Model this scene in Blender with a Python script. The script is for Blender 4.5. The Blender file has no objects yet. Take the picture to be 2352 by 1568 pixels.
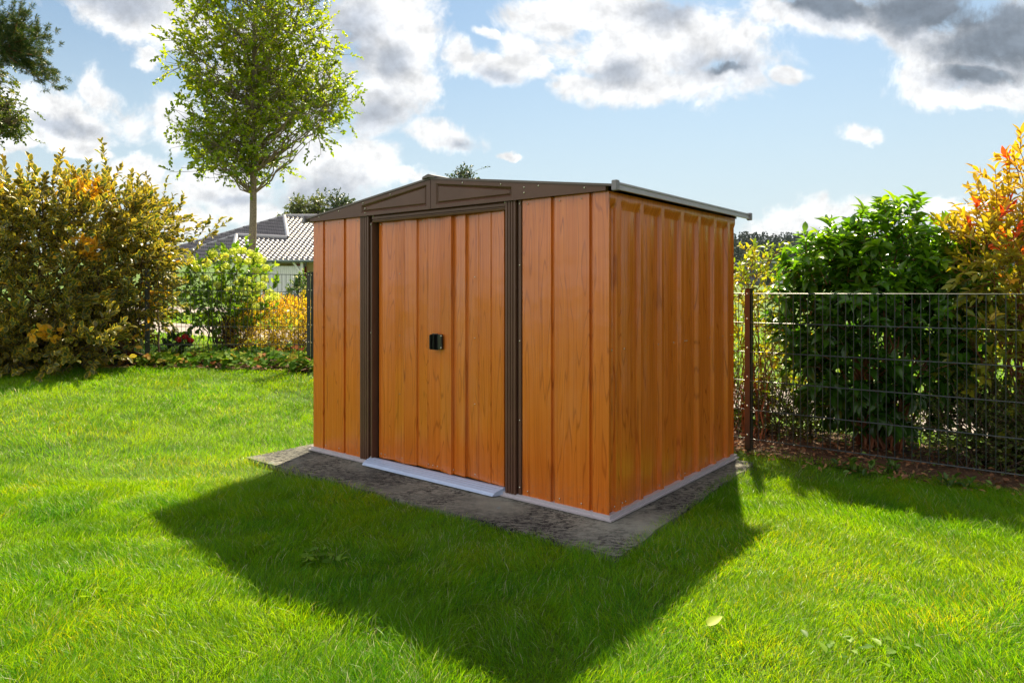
import bpy, math
import numpy as np
from mathutils import Vector
R = math.radians
sc = bpy.context.scene
col = sc.collection
rng = np.random.default_rng(11)

# ------------------------------------------------------------------ camera
FPX, HY, CX = 1591.0, 670.0, 1176.0            # focal length, horizon, centre of a 2352 x 1568 frame
EYE = 1.18
cam = bpy.data.cameras.new('camera'); camo = bpy.data.objects.new('camera', cam); col.objects.link(camo)
cam.lens = FPX / 2352 * 36; cam.sensor_width = 36
cam.shift_y = -(784 - HY) / 2352
cam.clip_start = 0.05; cam.clip_end = 5000
camo.location = (0, 0, EYE); camo.rotation_euler = (R(90), 0, 0)
sc.camera = camo

def at(px, py, Y):                              # pixel of the 2352 frame at depth Y -> world point
    return np.array([(px - CX) / FPX * Y, Y, EYE + (HY - py) / FPX * Y])

# ------------------------------------------------------------------ light
SUN_EL, SUN_AZ = 48.5, 15.5
sd = Vector((math.cos(R(SUN_EL)) * math.sin(R(SUN_AZ)), math.cos(R(SUN_EL)) * math.cos(R(SUN_AZ)), math.sin(R(SUN_EL))))
sl = bpy.data.lights.new('sun', 'SUN'); sl.energy = 5.0; sl.angle = R(1.1); sl.color = (1.0, 0.87, 0.62)
so = bpy.data.objects.new('sun', sl); col.objects.link(so); so.rotation_euler = sd.to_track_quat('Z', 'Y').to_euler()
so.location = (3, 8, 9)
sc.view_settings.view_transform = 'Standard'; sc.view_settings.look = 'None'
sc.view_settings.exposure = 1.45; sc.view_settings.gamma = 1
SKYK = 0.050
sc.cycles.use_denoising = True
sc.cycles.max_bounces = 7; sc.cycles.diffuse_bounces = 4; sc.cycles.glossy_bounces = 3; sc.cycles.transmission_bounces = 4
sc.cycles.sample_clamp_indirect = 6

class NT:
    """small node-tree writer"""
    def __init__(s, tree): s.t = tree; s.n = tree.nodes; s.l = tree.links
    def val(s, sock, v):
        if isinstance(v, (int, float)): sock.default_value = v
        elif isinstance(v, (tuple, list)): sock.default_value = tuple(v) if len(v) == len(sock.default_value) else tuple(v) + (1.0,)
        else: s.l.new(v, sock)
    def math(s, op, a, b=0.0, c=0.0, clamp=False):
        n = s.n.new('ShaderNodeMath'); n.operation = op; n.use_clamp = clamp
        s.val(n.inputs[0], a); s.val(n.inputs[1], b); s.val(n.inputs[2], c); return n.outputs[0]
    def vmath(s, op, a, b=(0, 0, 0), out=0):
        n = s.n.new('ShaderNodeVectorMath'); n.operation = op
        s.val(n.inputs[0], a)
        if op == 'SCALE': s.val(n.inputs[3], b)
        else: s.val(n.inputs[1], b)
        return n.outputs[out]
    def noise(s, vec, scale, detail=4, rough=.55, dist=0.0, out=0, lac=2.0):
        n = s.n.new('ShaderNodeTexNoise'); s.val(n.inputs['Vector'], vec); s.val(n.inputs['Scale'], scale)
        n.inputs['Detail'].default_value = detail; n.inputs['Roughness'].default_value = rough
        n.inputs['Distortion'].default_value = dist; n.inputs['Lacunarity'].default_value = lac; return n.outputs[out]
    def ramp(s, fac, stops, interp='LINEAR'):
        n = s.n.new('ShaderNodeValToRGB'); s.val(n.inputs[0], fac); cr = n.color_ramp; cr.interpolation = interp
        while len(cr.elements) < len(stops): cr.elements.new(0.5)
        for e, (p, c) in zip(cr.elements, stops):
            e.position = p; e.color = (c, c, c, 1) if isinstance(c, (int, float)) else tuple(c) + (1,)
        return n.outputs[0]
    def mix(s, fac, a, b, mode='MIX'):
        n = s.n.new('ShaderNodeMix'); n.data_type = 'RGBA'; n.blend_type = mode
        s.val(n.inputs[0], fac); s.val(n.inputs[6], a); s.val(n.inputs[7], b); return n.outputs[2]
    def rng(s, v, a, b, c=0.0, d=1.0, smooth=False):
        n = s.n.new('ShaderNodeMapRange'); n.interpolation_type = 'SMOOTHSTEP' if smooth else 'LINEAR'
        s.val(n.inputs[0], v)
        for i, q in enumerate((a, b, c, d)): s.val(n.inputs[1 + i], q)
        return n.outputs[0]
    def mapping(s, vec, loc=(0, 0, 0), rot=(0, 0, 0), scale=(1, 1, 1), kind='POINT'):
        n = s.n.new('ShaderNodeMapping'); n.vector_type = kind; s.val(n.inputs[0], vec)
        n.inputs[1].default_value = loc; n.inputs[2].default_value = rot; n.inputs[3].default_value = scale
        return n.outputs[0]
    def attr(s, name, out=2):
        n = s.n.new('ShaderNodeAttribute'); n.attribute_name = name; return n.outputs[out]
    def bump(s, h, strength=.3, dist=.01):
        n = s.n.new('ShaderNodeBump'); n.inputs['Strength'].default_value = strength; n.inputs['Distance'].default_value = dist
        s.val(n.inputs['Height'], h); return n.outputs[0]

# ------------------------------------------------------------------ sky (world): Nishita plus cloud field
world = bpy.data.worlds.new("World"); sc.world = world; world.use_nodes = True
w = NT(world.node_tree); w.n.clear()
sky = w.n.new('ShaderNodeTexSky'); sky.sky_type = 'NISHITA'; sky.sun_disc = False
sky.sun_elevation = R(SUN_EL); sky.sun_rotation = R(SUN_AZ); sky.air_density = 1.0; sky.dust_density = 0.6; sky.ozone_density = 1.6
tc = w.n.new('ShaderNodeTexCoord'); D = tc.outputs['Generated']
sep = w.n.new('ShaderNodeSeparateXYZ'); w.l.new(D, sep.inputs[0])
ysafe = w.math('MAXIMUM', sep.outputs[1], 0.12)
u = w.math('DIVIDE', sep.outputs[0], ysafe); v = w.math('DIVIDE', sep.outputs[2], ysafe)
cmb = w.n.new('ShaderNodeCombineXYZ'); w.l.new(u, cmb.inputs[0]); w.l.new(v, cmb.inputs[1])
UV = cmb.outputs[0]
warpn = w.noise(UV, 3.6, 6, .62, out=1)
warp = w.vmath('SCALE', w.vmath('SUBTRACT', warpn, (.5, .5, .5)), .12)
UVw = w.vmath('ADD', UV, warp)
def blobfield(blobs, vec, power=1.0):
    acc = None
    for (px, py, rx, ry, rot) in blobs:
        m = w.mapping(vec, ((px - CX) / FPX, (HY - py) / FPX, 0), (0, 0, R(-rot)), (rx / FPX, ry / FPX, 1e3), 'TEXTURE')
        d = w.math('SUBTRACT', 1.0, w.vmath('LENGTH', m, out=1))
        acc = d if acc is None else w.math('SMOOTH_MAX', acc, d, 0.08)
    return acc
CLOUDS = [(100, 262, 210, 66, 8), (215, 225, 70, 58, 30), (165, 338, 95, 20, 12), (20, 318, 90, 18, 0), (300, 20, 270, 80, 16), (420, 80, 110, 90, 20),
          (345, 137, 38, 22, 0), (420, 285, 64, 76, 0), (640, 170, 210, 190, 0), (900, 90, 130, 150, 0), (880, 240, 130, 110, 0), (850, 40, 120, 80, 0),
          (1000, 320, 108, 42, 8), (830, 385, 130, 66, 0), (930, 408, 90, 32, 0), (520, 430, 160, 62, 6), (580, 480, 120, 34, 0), (430, 500, 90, 40, 0), (330, 400, 90, 40, 20),
          (700, 430, 90, 60, 0),
          (1120, 168, 120, 48, 0), (1055, 140, 52, 60, 0), (1195, 130, 62, 68, 0), (1115, 76, 40, 18, 20), (1235, 160, 40, 44, 0),
          (1330, 30, 190, 62, 0), (1450, 130, 190, 100, 0), (1330, 205, 80, 50, 0), (1500, 205, 180, 50, 0), (1600, 90, 220, 120, 0), (1630, 195, 120, 46, 0), (1800, 30, 220, 70, 0),
          (1800, 182, 52, 26, 0), (2060, 30, 330, 78, 4), (2280, 110, 260, 120, 0), (2120, 190, 130, 66, 10), (2230, 225, 170, 40, 0),
          (1965, 302, 50, 30, 0), (1168, 353, 38, 11, 8), (2060, 505, 150, 50, 0), (2170, 498, 170, 60, 0), (1880, 522, 240, 44, 0), (1850, 508, 110, 40, 0), (1740, 535, 80, 22, 0), (2300, 530, 120, 26, 0),
          (60, 440, 90, 30, 0), (1400, 565, 300, 14, 0)]
GREYS = [(1423, 178, 90, 40, 0), (1640, 168, 130, 60, 8), (1534, 20, 100, 40, 0), (1900, 10, 260, 70, 6), (2150, 40, 300, 90, 8), (2280, 120, 190, 100, 0), (2200, 190, 130, 36, 8),
         (860, 275, 130, 62, 0), (790, 110, 110, 130, 0), (905, 150, 60, 60, 0), (1048, 332, 62, 20, 0), (230, 5, 280, 50, 10), (730, 440, 170, 50, 0), (560, 455, 110, 20, 0),
         (1130, 190, 80, 22, 0), (2080, 522, 150, 18, 0), (1900, 538, 120, 12, 0), (600, 200, 140, 160, 0), (110, 290, 160, 22, 6), (440, 300, 34, 44, 0)]
DARKS = [(2180, 30, 330, 66, 8), (2310, 110, 190, 80, 0), (1900, 0, 200, 40, 4), (2240, 175, 120, 26, 10), (1650, 178, 50, 18, 8)]
front = blobfield(CLOUDS, UVw)
fine = w.math('SUBTRACT', w.noise(UV, 8.0, 10, .66, .3), .5)
fine2 = w.math('SUBTRACT', w.noise(UV, 3.0, 5, .5), .5)
front = w.math('ADD', front, w.math('ADD', w.math('MULTIPLY', fine, 3.0), w.math('MULTIPLY', fine2, 1.0)))
# the rest of the sky, behind the camera: broken unseen cumulus, brightened to fill the shaded walls
back = w.math('ADD', w.math('MULTIPLY', w.math('SUBTRACT', w.noise(D, 2.2, 8, .6), .44), 2.6), .12)
isf = w.rng(sep.outputs[1], .12, .34, 0, 1, True)
mixf = w.n.new('ShaderNodeMix'); w.val(mixf.inputs[0], isf); w.val(mixf.inputs[2], back); w.val(mixf.inputs[3], front)
dens = mixf.outputs[0]
cover = w.rng(dens, -.16, .46, 0, 1, True)
gn = w.math('ADD', w.math('MULTIPLY', fine, 1.6), w.math('MULTIPLY', fine2, 1.2))
grey = w.math('MULTIPLY', w.rng(w.math('ADD', blobfield(GREYS, UVw), gn), -.25, .95, 0, 1, True), isf)
dark = w.math('MULTIPLY', w.rng(w.math('ADD', blobfield(DARKS, UVw), w.math('MULTIPLY', gn, .6)), -.1, .6, 0, 1, True), isf)
rn = lambda vec: w.math('ADD', w.noise(vec, 7.0, 9, .60, .25), w.math('MULTIPLY', w.noise(vec, 22.0, 6, .6), .35))
relief = w.math('SUBTRACT', rn(UV), rn(w.vmath('ADD', UV, (.004, .014, 0))))
relief = w.rng(relief, -.11, .11, .74, 1.16)
thick = w.rng(dens, .25, 1.2, 0, 1, True)
K = .66 / SKYK
cl_white = (.63 * K, .63 * K, .63 * K); cl_soft = (.40 * K, .415 * K, .45 * K); cl_grey = (.27 * K, .30 * K, .35 * K); cl_dark = (.12 * K, .145 * K, .18 * K)
ccol = w.mix(w.math('MULTIPLY', thick, .30), cl_white, cl_soft)
ccol = w.mix(w.math('MULTIPLY', grey, .9), ccol, cl_grey)
ccol = w.mix(w.math('MULTIPLY', dark, .95), ccol, cl_dark)
bkc = w.vmath('SCALE', (.78 * K, .76 * K, .74 * K), w.rng(sep.outputs[0], .8, -.8, .36, 1.28))  # unseen clouds set brighter to the left, to light the shed front
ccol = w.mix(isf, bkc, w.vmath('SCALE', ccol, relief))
hz = w.rng(sep.outputs[2], .0, .46, .95, 0, True)
skyc = w.mix(hz, w.vmath('MULTIPLY', sky.outputs[0], (.78, .90, .88)), (.375 * K, .435 * K, .465 * K))
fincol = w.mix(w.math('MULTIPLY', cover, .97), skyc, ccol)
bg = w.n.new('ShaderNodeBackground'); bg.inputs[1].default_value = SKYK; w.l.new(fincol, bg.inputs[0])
wo = w.n.new('ShaderNodeOutputWorld'); w.l.new(bg.outputs[0], wo.inputs[0])
world.cycles.sampling_method = 'MANUAL'; world.cycles.sample_map_resolution = 512

# ------------------------------------------------------------------ helpers
def tag(o, label=None, cat=None, group=None, kind=None):
    if label: o['label'] = label
    if cat: o['category'] = cat
    if group: o['group'] = group
    if kind: o['kind'] = kind
    return o
def empty(name, loc, rz=0, **k):
    o = bpy.data.objects.new(name, None); col.objects.link(o); o.empty_display_size = .1
    o.location = loc; o.rotation_euler = (0, 0, rz); tag(o, **k); return o
def mesh_obj(name, V, F, mat, parent=None, smooth=False, attrs=None):
    """V (n,3); F list of faces, or an (m,4)/(m,3) int array. World coordinates are made local to a parent that only sits at a location."""
    me = bpy.data.meshes.new(name); V = np.asarray(V, dtype=np.float32)
    if isinstance(F, np.ndarray):
        k = F.shape[1]; me.vertices.add(len(V)); me.vertices.foreach_set('co', V.ravel())
        me.loops.add(F.size); me.loops.foreach_set('vertex_index', F.astype(np.int32).ravel())
        me.polygons.add(len(F)); me.polygons.foreach_set('loop_start', np.arange(0, F.size, k, dtype=np.int32))
        me.update(calc_edges=True)
    else:
        me.from_pydata(V.tolist(), [], F); me.update()
    if smooth: me.polygons.foreach_set('use_smooth', np.ones(len(me.polygons), dtype=bool))
    for n, a in (attrs or {}).items():
        at_ = me.attributes.new(n, 'FLOAT', 'POINT'); at_.data.foreach_set('value', np.asarray(a, dtype=np.float32))
    me.materials.append(mat)
    o = bpy.data.objects.new(name, me); col.objects.link(o)
    if parent is not None: o.parent = parent
    return o
class MB:
    """collects shapes, then links them as one mesh"""
    def __init__(s): s.V = []; s.F = []; s.n = 0
    def add(s, V, F):
        s.V.extend([tuple(map(float, p)) for p in V]); s.F.extend([tuple(i + s.n for i in f) for f in F]); s.n += len(V)
    def box(s, x0, x1, y0, y1, z0, z1, bev=0.0):
        if bev <= 0:
            s.add([(x, y, z) for z in (z0, z1) for y in (y0, y1) for x in (x0, x1)],
                  [(0, 2, 3, 1), (4, 5, 7, 6), (0, 1, 5, 4), (1, 3, 7, 5), (3, 2, 6, 7), (2, 0, 4, 6)])
        else:
            b = bev; n0 = s.n
            import bmesh
            bm = bmesh.new(); vs = [bm.verts.new(p) for p in [(x, y, z) for z in (z0, z1) for y in (y0, y1) for x in (x0, x1)]]
            for f in [(0, 2, 3, 1), (4, 5, 7, 6), (0, 1, 5, 4), (1, 3, 7, 5), (3, 2, 6, 7), (2, 0, 4, 6)]: bm.faces.new([vs[i] for i in f])
            bmesh.ops.bevel(bm, geom=list(bm.edges), offset=b, segments=2, affect='EDGES')
            bm.verts.index_update(); s.add([v.co for v in bm.verts], [[v.index for v in f.verts] for f in bm.faces]); bm.free()
    def ball(s, c, r, sq=1.0, axis=1, nu=8, nv=5):
        V = []; F = []
        for j in range(nv + 1):
            th = math.pi * j / nv
            for i in range(nu):
                ph = 2 * math.pi * i / nu; p = [math.sin(th) * math.cos(ph), math.sin(th) * math.sin(ph), math.cos(th)]
                p = [q * r for q in p]; p[axis] *= sq; V.append([c[k] + p[k] for k in range(3)])
        for j in range(nv):
            for i in range(nu): F.append((j * nu + i, (j + 1) * nu + i, (j + 1) * nu + (i + 1) % nu, j * nu + (i + 1) % nu))
        s.add(V, F)
    def bar(s, a, b, wd, dp=None):
        """rectangular bar from a to b"""
        a = Vector(a); b = Vector(b); d = (b - a).normalized(); dp = dp or wd
        x = d.cross(Vector((0, 1, 0))); x = x.normalized() if x.length > .1 else d.cross(Vector((1, 0, 0))).normalized()
        y = d.cross(x).normalized(); V = []
        for p in (a, b):
            for (i, j) in ((-1, -1), (1, -1), (1, 1), (-1, 1)): V.append(p + x * (i * wd / 2) + y * (j * dp / 2))
        s.add(V, [(0, 1, 2, 3), (7, 6, 5, 4), (0, 4, 5, 1), (1, 5, 6, 2), (2, 6, 7, 3), (3, 7, 4, 0)])
    def extrude(s, prof, z0, z1, th, mp=lambda x, y, z: (x, y, z), z1f=None):
        """a folded sheet: profile points (along, offset) swept in z, with thickness th"""
        n = len(prof); V = []
        for (d, zz) in ((0, 0), (0, 1), (th, 0), (th, 1)):
            for (a, o) in prof:
                z = z0 if zz == 0 else (z1f(a) if z1f else z1); V.append(mp(a, o + d, z))
        F = []
        for i in range(n - 1):
            F.append((i, i + 1, n + i + 1, n + i)); F.append((2 * n + i, 3 * n + i, 3 * n + i + 1, 2 * n + i + 1))
            F.append((n + i, n + i + 1, 3 * n + i + 1, 3 * n + i)); F.append((i, 2 * n + i, 2 * n + i + 1, i + 1))
        F.append((0, n, 3 * n, 2 * n)); F.append((n - 1, 3 * n - 1, 4 * n - 1, 2 * n - 1))
        s.add(V, F)
    def build(s, name, mat, parent=None, smooth=False):
        return mesh_obj(name, np.array(s.V), s.F, mat, parent, smooth)

def tubes(paths, sides=5):
    """paths: list of (points, r0, r1) -> V, F(quads)"""
    VV = []; FF = []; n0 = 0
    cs = np.cos(np.arange(sides) * 2 * np.pi / sides); sn = np.sin(np.arange(sides) * 2 * np.pi / sides)
    for pts, r0, r1 in paths:
        P = np.asarray(pts, float); m = len(P); T = np.gradient(P, axis=0); T /= np.linalg.norm(T, axis=1)[:, None] + 1e-9
        ref = np.array([1., 0, 0]) if abs(T[:, 0]).mean() < .8 else np.array([0, 1., 0])
        A = np.cross(T, ref); A /= np.linalg.norm(A, axis=1)[:, None] + 1e-9; B = np.cross(T, A)
        if callable(r0): rad = np.array([r0(t) for t in np.linspace(0, 1, m)])
        else: rad = np.linspace(r0, r1, m)
        ring = P[:, None, :] + rad[:, None, None] * (A[:, None, :] * cs[None, :, None] + B[:, None, :] * sn[None, :, None])
        VV.append(ring.reshape(-1, 3)); i = np.arange(m - 1)[:, None] * sides + np.arange(sides)[None, :]
        j = np.arange(m - 1)[:, None] * sides + (np.arange(sides)[None, :] + 1) % sides
        FF.append(np.stack([i, j, j + sides, i + sides], -1).reshape(-1, 4) + n0); n0 += m * sides
    return np.concatenate(VV), np.concatenate(FF)

# ---- leaf templates: verts (along, side, normal), quads, edge value
def leaf_tpl(prof, fold=.25, droop=.0, cup=0.0):
    V = []; E = []; F = []; n = len(prof)
    for i, (a, wd) in enumerate(prof):
        c = -droop * a * a
        for b in (-1, 0, 1):
            V.append((a - droop * .35 * a * a * 0, b * wd, c + (fold * wd if b else 0))); E.append(abs(b) if 0 < i < n - 1 else (1.0 if i == n - 1 else .6))
    for i in range(n - 1):
        for k in (0, 1): F.append((i * 3 + k, i * 3 + k + 1, i * 3 + k + 4, i * 3 + k + 3))
    return np.array(V, float), np.array(F), np.array(E, float)
OVATE = leaf_tpl([(0, .03), (.22, .36), (.5, .5), (.78, .34), (1, .02)], .22, .12)
LANCE = leaf_tpl([(0, .03), (.2, .32), (.45, .5), (.72, .40), (1, .02)], .30, .42)
SMALL = leaf_tpl([(0, .1), (.5, .5), (1, .03)], .2, .1)
def palm_tpl():
    V = [(0.0, 0, 0)]; E = [0.]; F = []
    ks = 20
    for i in range(ks + 1):
        a = -2.5 + 5.0 * i / ks; lob = .62 + .38 * abs(math.cos(a * 1.62)) ** .8
        V.append((.15 + .55 * lob * math.cos(a), .55 * lob * math.sin(a) * 1.6, .10 * lob * lob - .1 * abs(math.sin(a * 3.2)) * .4)); E.append(lob)
    for i in range(0, ks, 2): F.append((0, i + 1, i + 2, i + 3))
    return np.array(V, float), np.array(F), np.array(E, float)
PALM = palm_tpl()
def norm(A): return A / (np.linalg.norm(A, axis=-1, keepdims=True) + 1e-9)
def place_leaves(tpl, P, Dr, N, L, W, rnd):
    V0, F0, E0 = tpl; n = len(P); Dr = norm(Dr); S = norm(np.cross(Dr, N)); N = np.cross(S, Dr)
    V = P[:, None, :] + Dr[:, None, :] * (L[:, None] * V0[None, :, 0])[..., None] + S[:, None, :] * (W[:, None] * V0[None, :, 1])[..., None] \
        + N[:, None, :] * (L[:, None] * V0[None, :, 2])[..., None]
    F = F0[None] + (np.arange(n) * len(V0))[:, None, None]
    return V.reshape(-1, 3), F.reshape(-1, F0.shape[1]), {'rnd': np.repeat(rnd, len(V0)), 'edge': np.tile(E0, n)}
def leaf_mat(name, stops, trans=.45, edge=None, rough=.38, spec=.5, tsat=None, thr=(.55, .72), tcol=(1.25, 1.2, .55)):
    m = bpy.data.materials.new(name); m.use_nodes = True; t = NT(m.node_tree); t.n.clear()
    r = t.attr('rnd'); c = t.ramp(r, stops)
    if edge: c = t.mix(t.rng(t.math('ADD', t.attr('edge'), t.math('MULTIPLY', t.math('SUBTRACT', t.noise(t.n.new('ShaderNodeTexCoord').outputs['Object'], 60, 2), .5), .5)), thr[0], thr[1]), c, edge)
    p = t.n.new('ShaderNodeBsdfPrincipled'); t.val(p.inputs['Base Color'], c); p.inputs['Roughness'].default_value = rough
    p.inputs['Specular IOR Level'].default_value = spec
    tr = t.n.new('ShaderNodeBsdfTranslucent'); t.val(tr.inputs[0], t.vmath('MULTIPLY', c, tcol))
    mx = t.n.new('ShaderNodeMixShader'); mx.inputs[0].default_value = trans; t.l.new(p.outputs[0], mx.inputs[1]); t.l.new(tr.outputs[0], mx.inputs[2])
    o = t.n.new('ShaderNodeOutputMaterial'); t.l.new(mx.outputs[0], o.inputs[0]); return m
def plain(name, c, rough=.5, metal=0, spec=.5, vary=0.0, scale=8, bump=0.0, bscale=60):
    m = bpy.data.materials.new(name); m.use_nodes = True; t = NT(m.node_tree); p = t.n['Principled BSDF']
    co = t.n.new('ShaderNodeTexCoord').outputs['Object']
    if vary: t.val(p.inputs['Base Color'], t.mix(t.rng(t.noise(co, scale, 6, .65), .3, .7), tuple(q * (1 - vary) for q in c), tuple(min(1, q * (1 + vary)) for q in c)))
    else: p.inputs['Base Color'].default_value = tuple(c) + (1,)
    p.inputs['Roughness'].default_value = rough; p.inputs['Metallic'].default_value = metal; p.inputs['Specular IOR Level'].default_value = spec
    if bump: t.l.new(t.bump(t.noise(co, bscale, 5, .6), bump, .01), p.inputs['Normal'])
    return m

def sample_blobs(g, blobs, n, shell=(.55, 1.0), rej=.55, zmin=None):
    B = np.array(blobs, float); wts = (B[:, 3] * B[:, 5] + B[:, 4] * B[:, 5] + B[:, 3] * B[:, 4]); wts /= wts.sum()
    P = []; O = []; got = 0
    while got < n:
        k = g.choice(len(B), n, p=wts); d = norm(g.normal(size=(n, 3))); r = shell[0] + (shell[1] - shell[0]) * g.random(n) ** .6
        p = B[k, :3] + d * B[k, 3:] * r[:, None]; o = norm(d / B[k, 3:])
        rho = np.linalg.norm((p[:, None, :] - B[None, :, :3]) / B[None, :, 3:], axis=2).min(1)
        ok = rho > rej
        if zmin is not None: ok &= p[:, 2] > zmin(p[:, 0], p[:, 1])
        P.append(p[ok]); O.append(o[ok]); got += ok.sum()
    return np.concatenate(P)[:n], np.concatenate(O)[:n]

def gshoots(g, P, O, per, slen, leafL, leafW, up=.6, jit=.45, splay=.9, grav=0.0, tipbias=0.0, lup=.5):
    """shoots from P in direction O bent upward; leaves spiral round each. -> leaf arrays and twig paths"""
    n = len(P); d = norm(O + np.array([0, 0, up]) + g.normal(size=(n, 3)) * jit)
    Ls = g.uniform(slen[0], slen[1], n); LP = []; LD = []; LN = []; k = np.arange(per)
    f = ((k + .6) / per) ** (1 - tipbias)
    ref = norm(g.normal(size=(n, 3))); a = norm(np.cross(d, ref)); b = np.cross(d, a); ph0 = g.random(n) * 6.28
    bend = np.array([0, 0, -grav]); tw = []
    for j in range(per):
        pos = P + d * (Ls * f[j])[:, None] + bend * ((Ls * f[j]) ** 2 / (Ls + .01))[:, None]
        ph = ph0 + j * 2.4 + g.normal(size=n) * .3; rad = a * np.cos(ph)[:, None] + b * np.sin(ph)[:, None]
        sp = splay * (1.15 - .75 * f[j])
        dd = norm(d + rad * sp + np.array([0, 0, -grav]) + g.normal(size=(n, 3)) * .18)
        LP.append(pos); LD.append(dd); nn = norm(rad * -.3 + np.array([0, 0, lup]) + d * .5 + g.normal(size=(n, 3)) * .35); LN.append(nn)
    LP = np.concatenate(LP); LD = np.concatenate(LD); LN = np.concatenate(LN); m = len(LP)
    s = g.uniform(.65, 1.15, m); sid = np.tile(np.arange(n), per)
    tips = P + d * Ls[:, None] + bend * Ls[:, None]
    paths = [([P[i], P[i] + d[i] * Ls[i] * .5 + bend * Ls[i] * .25, tips[i]], .0035, .0012) for i in range(n)]
    return LP, LD, LN, leafL * s, leafW * s, sid, np.tile(np.repeat(f[:, None], 1, 1), (1, n)).ravel(), paths

def limbs(g, base, P, k, r0, wob=.12, height=.35, m=9, spread=.1):
    """stems from the base to k of the shoot starts"""
    idx = g.choice(len(P), min(k, len(P)), replace=False); out = []
    for i in idx:
        a = np.array(base) + np.array([np.clip(g.normal(), -1.8, 1.8) * spread, g.normal() * min(spread, .15), 0]); b = P[i]
        c = a + (b - a) * np.array([.25, .25, .55]) + g.normal(size=3) * wob * .5; t = np.linspace(0, 1, m)[:, None]
        q = (1 - t) ** 2 * a + 2 * t * (1 - t) * c + t * t * b
        q[1:-1] += g.normal(size=(m - 2, 3)) * wob * .12
        out.append((q, r0 * g.uniform(.6, 1.1), r0 * .22))
    return out

def terr(x, y):
    x = np.asarray(x, float); y = np.asarray(y, float)
    def ss(a, b, t): t = np.clip((t - a) / (b - a), 0, 1); return t * t * (3 - 2 * t)
    uu = -.35 * x + .25 * (y - 5)
    z = -.035 + .335 * ss(.75, 2.3, uu) * ss(40, 20, np.abs(x)) + .016 * np.clip(y - 18, 0, 230) + 26 * ss(250, 520, y) + .012 * np.clip(y - 520, 0, 3000)
    z = z + .02 * np.sin(x * 1.3 + .5 * y) * np.sin(y * .9 + 1) * ss(3.5, 8, np.hypot(x - .2, y - 4.6))
    return z

# ------------------------------------------------------------------ shed frame
TH = R(-38.82); U2 = np.array([math.cos(TH), math.sin(TH)]); V2 = np.array([-U2[1], U2[0]]); L0 = np.array([-1.484, 5.178])
SW, SD, SH = 2.55, 1.73, 1.70
def sh2w(a, b): return L0 + U2 * a + V2 * b
SLAB = [(-.19, -.44), (2.83, -.39), (2.70, 1.70), (-.19, 1.76)]
FA = np.array([1.77, 5.20])                     # a post of the back fence
def fence_off(x, y): return (np.asarray(x) - FA[0]) * V2[0] + (np.asarray(y) - FA[1]) * V2[1]
FC = FA - U2 * 5.52                             # corner post
FLd = np.array([-1.8, -.42]); FLd /= np.linalg.norm(FLd); FLn = np.array([FLd[1], -FLd[0]])   # left fence direction, outward normal
if FLn[1] < 0: FLn = -FLn
def foff(x, y):
    """signed distance outside the garden (positive = beyond the fence)"""
    a = fence_off(x, y); b = (np.asarray(x) - FC[0]) * FLn[0] + (np.asarray(y) - FC[1]) * FLn[1]
    return np.maximum(a, b)

# ------------------------------------------------------------------ ground and roads
def ground_mat(name, kind):
    m = bpy.data.materials.new(name); m.use_nodes = True; t = NT(m.node_tree); p = t.n['Principled BSDF']
    co = t.n.new('ShaderNodeTexCoord').outputs['Object']
    if kind == 'lawn':
        c = t.mix(t.rng(t.noise(co, 1.1, 5), .35, .65), (.04, .12, .004), (.10, .19, .006))
        c = t.mix(t.rng(t.noise(co, 55, 4, .7), .45, .7), c, (.05, .035, .015))
    elif kind == 'soil':
        c = t.mix(t.rng(t.noise(co, 14, 8, .75), .35, .65), (.035, .02, .012), (.13, .07, .04))
        c = t.mix(t.rng(t.noise(co, 40, 3, .6), .58, .66), c, (.28, .17, .09))
    elif kind == 'path':
        c = t.mix(t.rng(t.noise(co, 3, 8, .7), .3, .7), (.26, .22, .20), (.38, .33, .31))
        c = t.mix(t.rng(t.noise(co, 90, 3, .6), .55, .7), c, (.15, .13, .12))
    elif kind == 'slab':
        s = t.mapping(co, scale=(1.0, 1.0, 1)); big = t.noise(s, 1.6, 6, .6); c = t.mix(t.rng(big, .35, .62), (.07, .07, .065), (.22, .215, .18))
        c = t.mix(t.math('MULTIPLY', t.rng(t.noise(s, 14, 9, .72), .42, .62), .45), c, (.27, .26, .22))
        st = t.math('MULTIPLY', t.rng(t.noise(t.mapping(co, rot=(0, 0, R(20)), scale=(1, 2.2, 1)), 24, 9, .80, .6), .48, .53), t.rng(t.noise(s, 2.2, 4, .6), .36, .54))
        c = t.mix(st, c, (.012, .012, .013))
        blue = t.math('MULTIPLY', t.rng(t.noise(s, 6, 6, .7, 1.0), .66, .70), .7); c = t.mix(blue, c, (.14, .20, .23))
        t.l.new(t.bump(t.noise(s, 40, 7, .7), .5, .01), p.inputs['Normal'])
    t.val(p.inputs['Base Color'], c); p.inputs['Roughness'].default_value = .9; p.inputs['Specular IOR Level'].default_value = .25
    if kind != 'slab': t.l.new(t.bump(t.noise(co, 30, 6, .7), .6, .03), p.inputs['Normal'])
    return m
M = {k: ground_mat(k, k) for k in ('lawn', 'soil', 'path', 'slab')}
def axis_pts(lo, hi, dense_lo, dense_hi, step, grow=1.18):
    a = list(np.arange(dense_lo, dense_hi + 1e-6, step)); s = step
    while a[-1] < hi: s *= grow; a.append(a[-1] + s)
    s = step
    while a[0] > lo: s *= grow; a.insert(0, a[0] - s)
    return np.array(a)
gx = axis_pts(-2500, 2500, -14, 14, .25); gy = axis_pts(-1500, 3500, -4, 24, .25)
X, Y = np.meshgrid(gx, gy); Z = terr(X, Y); nx, ny = len(gx), len(gy)
i = np.arange(nx - 1)[None, :] + (np.arange(ny - 1) * nx)[:, None]
F = np.stack([i, i + 1, i + nx + 1, i + nx], -1).reshape(-1, 4)
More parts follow.
